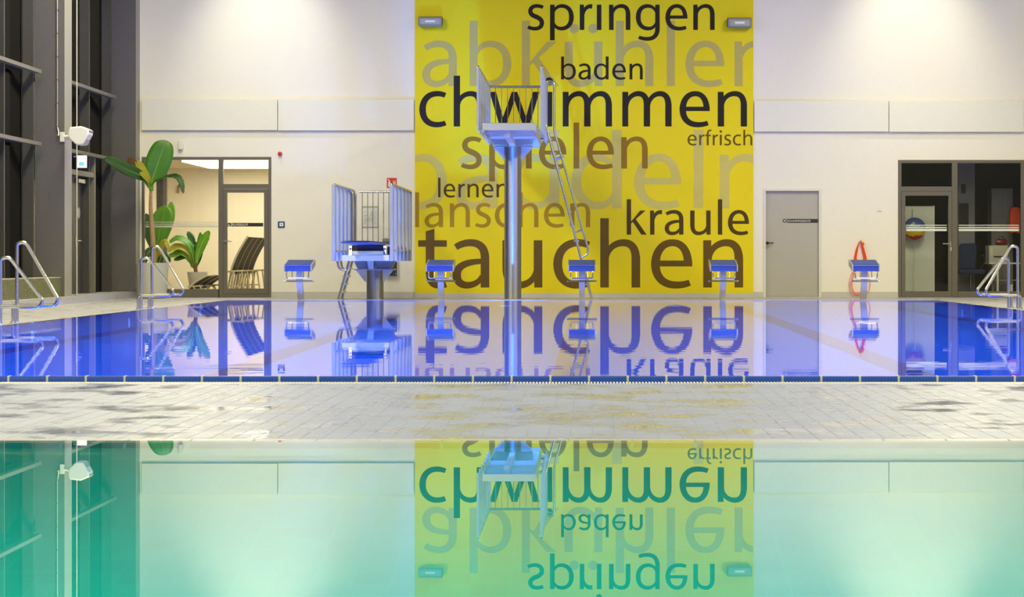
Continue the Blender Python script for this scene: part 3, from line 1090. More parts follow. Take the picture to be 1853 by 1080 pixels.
t = thing('fire_sign', (wx(709), WALL, wz(340)), 'red square fire sign with white pictograms above the springboard rail', 'sign')
box_part('plate', (wx(700), wx(718), WALL - 0.008, WALL, wz(340), wz(322)), M_RED, t)
pic = MB()
a, y_ = wx(702.5), WALL - 0.0095
pic.box(a, a + 0.045, y_, y_ + 0.002, wz(338), wz(329))
pic.box(a + 0.012, a + 0.033, y_, y_ + 0.002, wz(329), wz(326))
pic.box(a - 0.008, a + 0.02, y_, y_ + 0.002, wz(326), wz(324.5))
pic.build('extinguisher_symbol', M_WHITE2, t)
pic = MB()
a = wx(711)
for k in range(3):
    pic.add([(a + 0.02 * k, y_, wz(335 - 0.5 * k)), (a + 0.015 + 0.02 * k, y_, wz(335 - .5 * k)), (a + 0.012 + 0.02 * k, y_, wz(325.5 + 2 * (k % 2))), (a + 0.004 + 0.02 * k, y_, wz(327))], [(0, 1, 2, 3)])
pic.build('flame_symbol', M_WHITE2, t)

t = thing('escape_plan', (wx(670), WALL, wz(411)), 'framed plan with green heading on the wall behind the springboard', 'notice')
box_part('frame', (wx(655), wx(684.5), WALL - 0.015, WALL, wz(411.5), wz(373)), M_GREYCAB, t, bevel=0.002)
box_part('sheet', (wx(656), wx(683.5), WALL - 0.018, WALL - 0.014, wz(410.5), wz(374)), M_PAPER, t)
box_part('heading', (wx(656.3), wx(683.2), WALL - 0.020, WALL - 0.0175, wz(376.3), wz(374.2)), M_GREEN, t)
pl = MB()
rr = random.Random(5)
for k in range(7):
    for q in range(6):
        if rr.random() < 0.72:
            x_ = wx(659.5 + q * 2.6)
            z_ = wz(405 - k * 3.4)
            pl.box(x_, x_ + 0.022, WALL - 0.0195, WALL - 0.0175, z_, z_ + 0.028)
pl.build('plan_drawing', M_PRINT, t)['kind'] = 'stuff'
pl = MB()
for k in range(9):
    pl.box(wx(677), wx(681.5 - (k % 3)), WALL - 0.0195, WALL - 0.0175, wz(405 - k * 3), wz(404 - k * 3))
pl.build('plan_legend', M_PRINT, t)['kind'] = 'stuff'

t = thing('hose_cabinet', (wx(712), WALL, wz(501)), 'dark wall cabinet with rounded steel rim behind the springboard column', 'cabinet')
pts = []
a, b, c, d = wx(697), wx(722), wz(501.5), wz(470)
MB().box(a, b, WALL - 0.10, WALL - 0.001, c, d).build('rim', M_STEEL_R, t, bevel=0.04)
box_part('door', (a + 0.03, b - 0.03, WALL - 0.112, WALL - 0.099, c + 0.03, d - 0.03), mat('dark_slate', (0.035, 0.04, 0.06), 0.4), t, bevel=0.01)
box_part('latch', (b - 0.06, b - 0.045, WALL - 0.12, WALL - 0.11, c + 0.06, c + 0.075), M_WHITE, t)

# ------------------------------------------------------------------ grey door
d1 = thing('door_1', ((DR[0] + DR[1]) / 2, WALL, 0), kind='structure')
fr = MB()
fr.box(DR[0], wx(1385.6), WALL - 0.02, WALL + 0.12, DZ, DR[3])
fr.box(wx(1481.6), DR[1], WALL - 0.02, WALL + 0.12, DZ, DR[3])
fr.box(wx(1385.6), wx(1481.6), WALL - 0.02, WALL + 0.12, wz(345.5), DR[3])
fr.build('door_frame', M_FRAME_L, d1)
box_part('leaf', (wx(1385.8), wx(1481.4), WALL + 0.055, WALL + 0.10, 0.012, wz(345.8)), M_DOOR, d1)
box_part('threshold', (wx(1385.6), wx(1481.6), WALL - 0.02, WALL + 0.12, DZ, 0.008), M_COPING, d1)
hd = MB().lathe([(0.028, 0.0), (0.028, -0.012)], (wx(1389), WALL + 0.055, wz(439.5)), 16, 'Y').build('handle_rose', M_BLACK, d1)
tube_part('handle', fillet([(wx(1389), WALL + 0.05, wz(439.5)), (wx(1389), WALL - 0.0, wz(439.5)), (wx(1400), WALL - 0.0, wz(439.5))], 0.02), 0.011, M_BLACK, d1)
MB().lathe([(0.026, 0.0), (0.026, -0.01)], (wx(1389), WALL + 0.055, wz(447)), 16, 'Y').build('lock_rose', M_DARKSTEEL, d1)
box_part('cylinder', (wx(1388.6), wx(1389.6), WALL + 0.04, WALL + 0.046, wz(448), wz(446)), M_WHITE, d1)
ds = thing('door_sign', (wx(1449), WALL + 0.05, wz(402)), 'narrow black strip lettered SCHWIMMGERÄTE on the grey door', 'sign')
box_part('strip', (wx(1425), wx(1480.5), WALL + 0.051, WALL + 0.054, wz(403), wz(396)), M_SIGN, ds)
box_part('icon', (wx(1417), wx(1424), WALL + 0.051, WALL + 0.054, wz(402.6), wz(396)), M_SIGN, ds)
text_mesh('SCHWIMMGERÄTE', wx(1426), wz(401.6), 0.049, WALL + 0.0495, 'lettering', M_WHITE2, ds, width=wx(1467) - wx(1426))
ic = MB()
ic.tube([(wx(1418), WALL + 0.0505, wz(402)), (wx(1423), WALL + 0.0505, wz(396.7))], 0.005, 6)
ic.tube([(wx(1418), WALL + 0.0505, wz(396.7)), (wx(1423), WALL + 0.0505, wz(402))], 0.005, 6)
ic.build('icon_print', M_WHITE2, ds)
# store room behind the door stays dark
o = MB().box(DR[0] - 0.05, DR[1] + 0.05, WALL + 0.21, WALL + 0.25, -0.1, 2.3).build('wall_store', M_OFFICE_D)
tag(o, kind='structure')


# ------------------------------------------------------------------ rest room glazing and the room behind
def bar(mb, x0, x1, y0, y1, a=0.0, b=0.09):
    mb.box(wx(x0), wx(x1), WALL - 0.02 + a, WALL - 0.02 + b, wz(y1), wz(y0))


g1 = thing('window_1', ((GL[0] + GL[1]) / 2, WALL, 0), kind='structure')
mb = MB()
bar(mb, 257, 491, 284, 289)
bar(mb, 257, 261, 289, 536.5)
bar(mb, 257, 397, 523, 538)
bar(mb, 395.5, 404, 289, 538)
bar(mb, 486, 491, 289, 538)
bar(mb, 404, 486, 333, 341.5)
mb.build('frame', M_FRAME, g1)
pane_a = box_part('pane', (wx(261), wx(395.5), WALL + 0.02, WALL + 0.032, wz(523), wz(289)), M_GLASS, g1)
box_part('pane', (wx(404), wx(486), WALL + 0.02, WALL + 0.032, wz(333), wz(289)), M_GLASS, g1)
for ya, yb in ((401.2, 402.4), (404.8, 406.2), (408.2, 411.2)):
    box_part('glass_stripe', (wx(263), wx(394), WALL + 0.017, WALL + 0.0195, wz(yb), wz(ya)), mat('translucent_stripe', (0.62, 0.63, 0.56), 0.6, var=0.02), pane_a)
d2 = thing('door_2', (wx(445), WALL, 0), kind='structure')
mb = MB()
bar(mb, 404.5, 411, 342, 531, -0.006, 0.075)
bar(mb, 478, 485.5, 342, 531, -0.006, 0.075)
bar(mb, 411, 478, 342, 348.5, -0.006, 0.075)
bar(mb, 411, 478, 522, 531, -0.006, 0.075)
mb.build('door_frame', M_FRAME, d2)
box_part('pane', (wx(411), wx(478), WALL + 0.02, WALL + 0.032, wz(522), wz(348.5)), M_GLASS, d2)
box_part('threshold', (wx(404), wx(486), WALL - 0.015, WALL + 0.05, DZ, wz(531.2)), M_FRAME, d2)
tube_part('handle', fillet([(wx(407), WALL - 0.026, wz(436)), (wx(407), WALL - 0.075, wz(436)), (wx(420), WALL - 0.075, wz(436.5))], 0.02), 0.011, M_CHROME, d2)
MB().lathe([(0.028, 0), (0.028, -0.012)], (wx(407), WALL - 0.026, wz(436)), 16, 'Y').build('handle_rose', M_CHROME, d2)
ds = thing('door_sign', (wx(444), WALL + 0.01, wz(410)), 'narrow black strip lettered RUHERAUM on the glass door', 'sign')
box_part('strip', (wx(419), wx(476), WALL + 0.015, WALL + 0.0185, wz(409.8), wz(403.2)), M_SIGN, ds)
box_part('icon', (wx(411.6), wx(418), WALL + 0.015, WALL + 0.0185, wz(409.8), wz(403.2)), M_SIGN, ds)
text_mesh('RUHERAUM', wx(420), wz(408.6), 0.047, WALL + 0.0135, 'lettering', M_WHITE2, ds, width=wx(448) - wx(420))
MB().prism([(wx(412.6), wz(408.8)), (wx(417), wz(408.8)), (wx(414.6), wz(406.6)), (wx(413), wz(404.2))], 'Y', WALL + 0.0135, WALL + 0.015).build('icon_print', M_WHITE2, ds)

RZ = 0.10
rx0, rx1, ry1, rz1 = -9.1, wx(560, 46), 46.3, 2.64
o = MB().box(rx0, rx1, WALL + 0.20, ry1, -0.1, RZ).build('floor_rest_room', M_RESTFLOOR)
tag(o, kind='structure')
o = MB().box(rx0 - 0.1, rx1 + 0.1, ry1, ry1 + 0.1, 0, rz1 + 0.1).build('wall_rest_back', M_REST)
tag(o, kind='structure')
o = MB().box(rx0 - 0.1, rx0, WALL + 0.2, ry1, 0, rz1 + 0.1).build('wall_rest_left', M_REST)
tag(o, kind='structure')
o = MB().box(rx1, rx1 + 0.1, WALL + 0.2, ry1, 0, rz1 + 0.1).build('wall_rest_right', M_REST)
tag(o, kind='structure')
o = MB().box(rx0 - 0.1, rx1 + 0.1, WALL + 0.2, ry1 + 0.1, rz1, rz1 + 0.1).build('ceiling_rest_room', mat('rest_ceiling', (0.62, 0.54, 0.38), 0.8))
tag(o, kind='structure')
lx0 = wx(328, 42.3)
t = thing('ceiling_light_panel', (lx0 + 1, 43.9, rz1 - 0.02), 'large glowing ceiling panel inside the rest room', 'ceiling light')
box_part('diffuser', (lx0, rx1 - 0.02, WALL + 0.28, 45.5, rz1 - 0.03, rz1 - 0.018), M_LAMP, t)
fr = MB()
fr.box(lx0 - 0.03, lx0, WALL + 0.26, 45.53, rz1 - 0.034, rz1 - 0.001)
fr.box(lx0, rx1 - 0.02, 45.5, 45.53, rz1 - 0.034, rz1 - 0.001)
fr.build('frame', M_REST, t)
light('rest_room_light', 'AREA', (lx0 + 0.9, 43.9, rz1 - 0.06), 52, (1.0, 0.90, 0.68), (lx0 + 0.9, 43.9, 0), (1.7, 2.8))
t = thing('interior_post', (wx(293, 44.2), 44.2, RZ), 'dark vertical post inside the rest room behind the banana plant', 'post')
box_part('post', (wx(284, 44.2), wx(293, 44.2), 44.15, 44.27, RZ, rz1 - 0.001), M_FIN, t)
box_part('edge', (wx(294, 44.2), wx(302, 44.2), 44.19, 44.27, RZ, rz1 - 0.001), M_FRAME, t)
t = thing('wall_lamp', (wx(321, 46.2), 46.3, wz(347, 46.2)), 'slim brown fitting on the rest room wall behind the drooping leaf', 'fitting')
box_part('body', (wx(320, 46.2), wx(323.5, 46.2), 46.24, 46.3, wz(349, 46.2), wz(335, 46.2)), mat('brown_fitting', (0.30, 0.18, 0.09), 0.5), t, bevel=0.006)


def lounger(x, d, rot, seat_h, back_dx, back_h, label, sl=0.2):
    """A reclining lounger: pale frame, black fabric sling; built along -X from its back."""
    t = thing('lounger', (x, d, RZ), label, 'lounger', 'loungers inside the rest room')
    Rm = Matrix.Translation((x, d, RZ)) @ Matrix.Rotation(rot, 4, 'Z')
    wd = 0.29
    prof = []
    for k in range(9):
        s = k / 8
        prof.append((back_dx * (s ** 1.35) - 0.05, seat_h - 0.06 + back_h * s ** 0.92))
    mbf = MB()
    for s in (-1, 1):
        mbf.tube([(a, s * wd, b) for a, b in prof], 0.020, 6)
    mbf.tube([(prof[-1][0], -wd, prof[-1][1]), (prof[-1][0], wd, prof[-1][1])], 0.02, 6)
    smooth_by_angle(mbf.build('back_frame', M_WOOD, t, xf=Rm))
    fb = MB()
    vs, fs = [], []
    for a, b in prof:
        for yy in (-wd + 0.025, wd - 0.025):
            vs.append((a, yy, b + 0.004))
            vs.append((a + 0.018, yy, b - 0.006))
    for k in range(len(prof) - 1):
        i = k * 4
        fs += [(i, i + 2, i + 6, i + 4), (i + 1, i + 5, i + 7, i + 3), (i, i + 4, i + 5, i + 1), (i + 2, i + 3, i + 7, i + 6)]
    fs += [(0, 1, 3, 2), (32, 34, 35, 33)]
    fb.add(vs, fs).build('back_sling', M_LOUNGE, t, xf=Rm)
    for s in (-1, 1):
        smooth_by_angle(MB().tube([(0.22, s * wd, seat_h), (-sl, s * wd, seat_h - 0.02)], 0.018, 6).build('seat_rail', M_WOOD, t, xf=Rm))
        smooth_by_angle(MB().tube([(0.12, s * wd, 0.10), (-sl + 0.05, s * wd, 0.10)], 0.014, 6).build('stretcher', M_WOOD, t, xf=Rm))
    MB().box(-sl + 0.01, 0.06, -wd + 0.02, wd - 0.02, seat_h - 0.035, seat_h - 0.02).build('seat_sling', M_LOUNGE, t, xf=Rm)
    for xx in ((-sl + 0.06, -sl + 0.22, 0.0, 0.16) if sl > 0.15 else (0.02, 0.16)):
        for s in (-1, 1):
            MB().tube([(xx * 0.9 + 0.02, s * wd, seat_h), (xx + (0.06 if xx > 0 else -0.04), s * wd, 0.0)], 0.017, 6).build('leg', M_WOOD, t, xf=Rm)
    return t


names = ['front', 'second', 'third', 'hindmost']
for k in range(4):
    lounger(wx(427 + 9.5 * k, 43.0 + 0.62 * k), 43.0 + 0.62 * k, math.radians(-1.5), 0.40, 0.33, 0.72,
            ['upright black lounger nearest the glass door of the rest room', 'upright black lounger second from the glass door',
             'upright black lounger third from the glass door', 'upright black lounger farthest back, half hidden by the door frame'][k], 0.24)
for k in range(3):
    lounger(wx(352 + 12.5 * k, 42.65 + 0.62 * k), 42.65 + 0.62 * k, math.radians(-1.5), 0.11, 0.36, 0.26,
            ['low reclined black lounger beside the small potted plant', 'low reclined black lounger in the middle of three',
             'low reclined black lounger next to the dark window mullion'][k], 0.08)


# ------------------------------------------------------------------ plants
def leaf(parent, path, width, m, fold=0.25, up=(0, -1, 0.3), rib=True, tear=0.0, name='leaf', peak=0.45, seed=0):
    """path: 3-D points of the midrib; width: full width at the broadest place; up: which way the upper side faces."""
    rnd = random.Random(seed + int(path[0][0] * 1000) & 0xffff)
    pts = [Vector(p) for p in path]
    # resample with Catmull-Rom
    P = [pts[0]] + pts + [pts[-1]]
    res = []
    for i in range(1, len(P) - 2):
        for k in range(7):
            t = k / 7
            a, b, c, d = P[i - 1], P[i], P[i + 1], P[i + 2]
            res.append(0.5 * ((2 * b) + (c - a) * t + (2 * a - 5 * b + 4 * c - d) * t * t + (3 * b - a - 3 * c + d) * t ** 3))
    res.append(pts[-1])
    m_ = len(res)
    U = Vector(up).normalized()
    vs, fs = [], []
    for i, p in enumerate(res):
        s = i / (m_ - 1)
        t = (res[min(i + 1, m_ - 1)] - res[max(i - 1, 0)]).normalized()
        side = t.cross(U)
        if side.length < 1e-3:
            side = Vector((1, 0, 0))
        side.normalize()
        nrm = side.cross(t).normalized()
        w_ = width * 0.5 * (math.sin(PI * min(1, s ** (math.log(0.5) / math.log(peak)))) ** 0.62) if 0 < s < 1 else 0.004
        for q in (-1, -0.55, 0, 0.55, 1):
            ww = w_ * (1 - (tear * rnd.random() if abs(q) == 1 else 0))
            wave = 0.012 * math.sin(9 * s + 3 * q + seed) * abs(q)
            vs.append(p + side * (q * ww) + nrm * (abs(q) * fold * w_ + wave))
    for i in range(m_ - 1):
        for q in range(4):
            fs.append((i * 5 + q, i * 5 + q + 1, (i + 1) * 5 + q + 1, (i + 1) * 5 + q))
    o = MB().add(vs, fs).build(name, m, parent, smooth=True)
    sol = o.modifiers.new('thickness', 'SOLIDIFY')
    sol.thickness = 0.004
    if rib:
        r = [0.011 * (1 - 0.8 * i / (m_ - 1)) for i in range(m_)]
        MB().tube(res, r, 6).build('midrib', M_RIB, o, smooth=True)
    return o


def pp(x, y, d):
    return (wx(x, d), d, wz(y, d))


def pot(t, xc, d, z0, z1, r0, r1, m):
    smooth_by_angle(MB().lathe([(r0 * 0.9, z0), (r0, z0 + 0.02), (r1, z1 - 0.02), (r1, z1), (r1 - 0.025, z1), (r1 - 0.03, z1 - 0.05)], (xc, d, 0), 40, cap=True).build('pot', m, t), 0.8)
    MB().lathe([(r1 - 0.028, z1 - 0.06), (r1 - 0.03, z1 - 0.035), (0.01, z1 - 0.025)], (xc, d, 0), 30).build('soil', M_SOIL, t)


D1 = 41.1
xp = wx(275, D1)
t = thing('banana_plant', (xp, D1, DZ), 'tall potted banana plant with bare trunk in a pale grey planter', 'plant')
pot(t, xp, D1, DZ, wz(475.5, D1), 0.27, 0.31, M_POT)
trunk = [pp(278, 480, D1), pp(277.5, 455, D1), pp(276, 425, D1), pp(273.5, 395, D1), pp(272.5, 370, D1), pp(273, 350, D1), pp(274, 338, D1)]
smooth_by_angle(MB().tube(fillet(trunk, 0.2), [0.058 - 0.0009 * i for i in range(len(fillet(trunk, 0.2)))], 12).build('trunk', M_TRUNK, t))
tube_part('stem_sheath', [pp(274, 345, D1), pp(274.5, 334, D1), pp(276, 322, D1)], [0.042, 0.036, 0.018], M_LEAF_L, t)
leaf(t, [pp(276, 330, D1), pp(277, 320, D1), pp(283, 303, D1), pp(291, 280, D1), pp(297, 262, D1), pp(299, 254, D1 + 0.02)], 0.47, M_LEAF, 0.12, (0.2, -1, 0.1), peak=0.52, seed=1)
leaf(t, [pp(273, 340, D1), pp(266, 326, D1), pp(250, 316, D1 - 0.3), pp(228, 306, D1 - 0.65), pp(205, 294, D1 - 1.0), pp(188, 287, D1 - 1.25)], 0.24, M_LEAF_D, 0.2, (0.8, -1.0, 0.15), peak=0.62, seed=2)
lf = leaf(t, [pp(272, 338, D1), pp(268, 326, D1 - 0.1), pp(259, 312, D1 - 0.2), pp(251, 300, D1 - 0.25), pp(244, 292, D1 - 0.3)], 0.20, M_LEAF_Y, 0.3, (0.5, -0.9, 0.5), peak=0.6, seed=3)
leaf(t, [pp(246, 296, D1 - 0.28), pp(240, 292, D1 - 0.3), pp(235, 290, D1 - 0.3), pp(233, 303, D1 - 0.3)], 0.13, M_BROWN, 0.4, (0.3, -1, 0.2), rib=False, peak=0.4, seed=4)
leaf(t, [pp(274, 340, D1), pp(281, 328, D1 - 0.1), pp(296, 322, D1 - 0.25), pp(312, 320, D1 - 0.35), pp(322, 324, D1 - 0.4), pp(328, 336, D1 - 0.42), pp(332, 350, D1 - 0.42)], 0.17, M_LEAF_D, 0.45, (0.15, -0.55, 0.85), peak=0.6, tear=0.4, seed=5)
leaf(t, [pp(273, 342, D1 - 0.03), pp(266, 330, D1 - 0.1), pp(258, 316, D1 - 0.16), pp(252, 305, D1 - 0.2)], 0.12, M_LEAF, 0.4, (0.5, -0.9, 0.3), peak=0.5, seed=6)

D2 = 42.85
xq = wx(283, D2)
t = thing('banana_plant', (xq, D2, RZ), 'leafy banana plant behind the glass next to the bare trunk', 'plant')
pot(t, xq, D2, RZ, RZ + 0.42, 0.17, 0.20, M_POT2)
tube_part('stem', [(xq, D2, RZ + 0.38), pp(283, 470, D2), pp(284, 448, D2)], [0.05, 0.045, 0.03], M_LEAF_L, t)
leaf(t, [pp(284, 462, D2), pp(285, 440, D2), pp(290, 412, D2), pp(296, 390, D2), pp(298, 372, D2)], 0.42, M_LEAF_L, 0.15, (0.1, -1, 0.1), peak=0.60, seed=11)
leaf(t, [pp(288, 460, D2 + 0.1), pp(298, 430, D2 + 0.1), pp(307, 395, D2 + 0.1), pp(311, 364, D2 + 0.1)], 0.18, M_LEAF_L, 0.35, (0.4, -1, 0.1), peak=0.68, seed=12)
leaf(t, [pp(281, 465, D2), pp(276, 440, D2), pp(269, 412, D2), pp(265, 386, D2)], 0.22, M_LEAF_D, 0.3, (-0.3, -1, 0.1), peak=0.6, seed=13)
leaf(t, [pp(284, 470, D2 - 0.1), pp(292, 448, D2 - 0.2), pp(300, 438, D2 - 0.25), pp(306, 452, D2 - 0.3)], 0.14, M_LEAF_Y, 0.3, (0.2, -0.9, 0.6), peak=0.5, seed=14)
leaf(t, [pp(281, 470, D2), pp(273, 455, D2 - 0.1), pp(266, 462, D2 - 0.15), pp(262, 478, D2 - 0.15)], 0.18, M_LEAF_D, 0.3, (-0.2, -0.9, 0.6), peak=0.5, seed=15)
leaf(t, [pp(287, 478, D2 - 0.1), pp(294, 462, D2 - 0.15), pp(302, 466, D2 - 0.2), pp(306, 476, D2 - 0.2)], 0.14, M_LEAF_D, 0.3, (0.2, -0.9, 0.6), peak=0.5, seed=16)

D3 = 44.75
xq = wx(357, D3)
t = thing('potted_plant', (xq, D3, RZ), 'small drooping banana plant in a grey pot behind the glass', 'plant')
pot(t, xq, D3, RZ, wz(492, D3), 0.15, 0.205, M_POT2)
tube_part('stem', [(xq - 0.03, D3, wz(495, D3)), pp(354, 482, D3), pp(356, 468, D3)], [0.045, 0.03, 0.02], M_BROWN, t)
for k, (path, wd, m_, up) in enumerate((
    ([(354, 486), (358, 462), (364, 444), (372, 428), (378, 417)], 0.20, M_LEAF_L, (0.5, -0.9, 0.1)),
    ([(354, 484), (357, 460), (361, 440), (363, 420)], 0.12, M_LEAF, (0.1, -1, 0.1)),
    ([(352, 484), (347, 455), (338, 438), (322, 432), (306, 440)], 0.17, M_LEAF, (0.1, -0.7, 0.7)),
    ([(352, 486), (346, 462), (334, 450), (318, 448), (304, 456)], 0.20, M_LEAF_Y, (0.1, -0.7, 0.7)),
    ([(352, 486), (344, 468), (330, 458), (316, 462), (302, 464)], 0.20, M_LEAF_L, (0.0, -0.7, 0.7)),
    ([(352, 488), (346, 474), (336, 466), (324, 468), (314, 470)], 0.16, M_LEAF_D, (0.0, -0.7, 0.7)),
    ([(352, 486), (350, 450), (345, 428), (338, 420)], 0.15, M_LEAF_D, (0.1, -1, 0.3)),
    ([(354, 488), (354, 470), (351, 462), (347, 484)], 0.15, M_LEAF_L, (0.1, -1, 0.3)),
    ([(355, 486), (362, 460), (356, 445), (344, 440)], 0.16, M_LEAF_D, (0.1, -1, 0.3)),
)):
    leaf(t, [pp(x, y, D3 - 0.03 * i + 0.02 * k) for i, (x, y) in enumerate(path)], wd, m_, 0.3, up, peak=0.6, tear=0.15, seed=20 + k)

# ------------------------------------------------------------------ office glazing and the dark room behind
g2 = thing('window_2', ((GR[0] + GR[1]) / 2, WALL, 0), kind='structure')
mb = MB()
bar(mb, 1625, 1860, 289.5, 295)
bar(mb, 1625, 1631, 295, 537.5)
bar(mb, 1722.5, 1732.5, 295, 537.5)
bar(mb, 1847, 1860, 295, 537.5)
bar(mb, 1732, 1847, 527, 537.5)
bar(mb, 1631, 1723, 337.5, 346)
mb.build('frame', M_FRAME, g2)
box_part('pane', (wx(1631), wx(1722.5), WALL + 0.02, WALL + 0.032, wz(337.5), wz(295)), M_GLASS, g2)
pane_b = box_part('pane', (wx(1732.5), wx(1847), WALL + 0.02, WALL + 0.032, wz(527), wz(295)), M_GLASS, g2)
d4 = thing('door_4', (wx(1676), WALL, 0), kind='structure')
mb = MB()
bar(mb, 1631.5, 1638, 346.5, 537, -0.006, 0.075)
bar(mb, 1716, 1722, 346.5, 537, -0.006, 0.075)
bar(mb, 1638, 1716, 346.5, 354, -0.006, 0.075)
bar(mb, 1638, 1716, 527, 537, -0.006, 0.075)
mb.build('door_frame', M_FRAME, d4)
pane_c = box_part('pane', (wx(1638), wx(1716), WALL + 0.02, WALL + 0.032, wz(527), wz(354)), M_GLASS, d4)
for ya, yb in ((406.8, 408.2), (410.6, 412.4), (414, 418)):
    box_part('glass_stripe', (wx(1640), wx(1713.5), WALL + 0.016, WALL + 0.0195, wz(yb), wz(ya)), M_FROST, pane_c)
    box_part('glass_stripe', (wx(1735), wx(1844), WALL + 0.016, WALL + 0.0195, wz(yb), wz(ya)), M_FROST, pane_b)
tube_part('handle', fillet([(wx(1719), WALL - 0.026, wz(441)), (wx(1719), WALL - 0.075, wz(441)), (wx(1705), WALL - 0.075, wz(441))], 0.02), 0.011, M_CHROME, d4)
box_part('handle_plate', (wx(1717.8), wx(1721), WALL - 0.034, WALL - 0.026, wz(445), wz(437.5)), M_CHROME, d4, bevel=0.003)
box_part('lock_plate', (wx(1718.5), wx(1722), WALL - 0.034, WALL - 0.026, wz(454), wz(447)), M_CHROME, d4, bevel=0.003)

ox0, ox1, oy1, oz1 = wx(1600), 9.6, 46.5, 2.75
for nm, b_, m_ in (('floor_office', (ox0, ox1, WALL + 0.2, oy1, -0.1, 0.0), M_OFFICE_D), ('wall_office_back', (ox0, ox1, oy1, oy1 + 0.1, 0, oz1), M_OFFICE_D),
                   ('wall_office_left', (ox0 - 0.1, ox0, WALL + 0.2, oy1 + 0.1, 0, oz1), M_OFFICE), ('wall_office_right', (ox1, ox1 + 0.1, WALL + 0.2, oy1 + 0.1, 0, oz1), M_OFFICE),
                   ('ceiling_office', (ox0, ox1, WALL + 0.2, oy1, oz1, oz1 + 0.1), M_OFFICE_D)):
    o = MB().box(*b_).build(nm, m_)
    tag(o, kind='structure')
dO = 43.0
t = thing('leaning_board', (wx(1664, dO), dO, 0), 'tall white board standing behind the office door glass', 'board')
box_part('sheet', (wx(1636, dO), wx(1689, dO), dO, dO + 0.03, 0.03, wz(373, dO)), M_BOARD, t)
mb = MB()
mb.box(wx(1689, dO), wx(1691, dO), dO - 0.01, dO + 0.035, 0.0, wz(372, dO))
mb.box(wx(1634, dO), wx(1689, dO), dO - 0.01, dO + 0.035, 0.0, 0.03)
mb.build('edge_profile', M_WHITE, t)


def balloon_mat():
    m = bpy.data.materials.new('foil_balloon_colours')
    m.use_nodes = True
    nt = m.node_tree
    n, l = nt.nodes, nt.links
    p = n['Principled BSDF']
    p.inputs['Roughness'].default_value = 0.25
    tc = n.new('ShaderNodeTexCoord')
    vo = n.new('ShaderNodeTexVoronoi')
    vo.inputs['Scale'].default_value = 9.0
    l.new(tc.outputs['Object'], vo.inputs['Vector'])
    sep = n.new('ShaderNodeSeparateXYZ')
    l.new(tc.outputs['Object'], sep.inputs[0])
    ad = n.new('ShaderNodeMath')
    ad.operation = 'MULTIPLY_ADD'
    ad.inputs[1].default_value = 0.10
    l.new(vo.outputs['Distance'], ad.inputs[0])
    l.new(sep.outputs['Z'], ad.inputs[2])
    rp = n.new('ShaderNodeValToRGB')
    rp.color_ramp.interpolation = 'CONSTANT'
    e = rp.color_ramp.elements
    e[0].position, e[0].color = 0.0, (0.55, 0.04, 0.02, 1)
    e[1].position, e[1].color = 0.14, (0.65, 0.45, 0.02, 1)
    x = e.new(0.24)
    x.color = (0.45, 0.62, 0.66, 1)
    x = e.new(0.34)
    x.color = (0.10, 0.16, 0.45, 1)
    l.new(ad.outputs[0], rp.inputs[0])
    l.new(rp.outputs[0], p.inputs['Base Color'])
    return m


bx_, bz_ = wx(1655, 42.75), wz(413.5, 42.75)
t = thing('foil_balloon', (bx_, 42.75, bz_ - 0.23), 'round multicoloured foil balloon behind the office door glass', 'balloon')
smooth_by_angle(MB().lathe([(0.001, -0.085), (0.10, -0.075), (0.17, -0.045), (0.205, -0.012), (0.218, 0.0), (0.205, 0.012), (0.17, 0.045), (0.10, 0.075), (0.001, 0.085)], (bx_, 42.75, bz_), 28, 'Y', cap=False).build('envelope', balloon_mat(), t), 1.2)
MB().lathe([(0.012, -0.24), (0.004, -0.215)], (bx_, 42.75, bz_), 8).build('neck', M_NAVY, t)
tube_part('ribbon', [(bx_, 42.75, bz_ - 0.23), (bx_ + 0.02, 42.75, bz_ - 0.45), (bx_ - 0.005, 42.75, bz_ - 0.8), (bx_ + 0.01, 42.78, 0.001)], 0.004, M_WHITE, t, 6)
tube_part('hanger', [(bx_ - 0.03, 42.85, bz_ + 0.17), (bx_ - 0.03, 42.85, bz_ + 0.38)], 0.006, M_BLACK, t, 6)

dP = 43.6
t = thing('office_pillar', (wx(1748, dP), dP, 0), 'pale grey pillar standing inside the dark office', 'pillar')
box_part('shaft', (wx(1734, dP), wx(1764, dP), dP, dP + 0.3, 0.0, oz1), mat('pale_pillar', (0.20, 0.20, 0.24), 0.6), t)
box_part('wall_box', (wx(1739, dP), wx(1747, dP), dP - 0.04, dP, wz(350, dP), wz(333, dP)), M_OFFICE_D, t, bevel=0.005)
box_part('cupboard', (wx(1735, dP), wx(1752, dP), dP - 0.05, dP, wz(410, dP), wz(368, dP)), M_OFFICE_D, t, bevel=0.005)
dC = 44.2
t = thing('tall_cabinet', (wx(1812, dC), dC, 0), 'tall grey cabinet inside the dark office', 'cabinet')
box_part('body', (wx(1794, dC), wx(1833, dC), dC, dC + 0.45, 0.06, wz(341, dC)), M_GREYCAB, t)
box_part('door', (wx(1794.8, dC), wx(1813, dC), dC - 0.02, dC, 0.10, wz(343, dC)), M_GREYCAB, t, bevel=0.003)
box_part('door', (wx(1814, dC), wx(1832, dC), dC - 0.02, dC, 0.10, wz(343, dC)), M_GREYCAB, t, bevel=0.003)
box_part('plinth', (wx(1796, dC), wx(1831, dC), dC + 0.02, dC + 0.43, 0.0, 0.06), M_BLACK, t)
t = thing('red_jacket', (wx(1836, 43.5), 43.5, wz(424, 43.5)), 'bright red jacket hanging at the right end of the dark office', 'jacket')
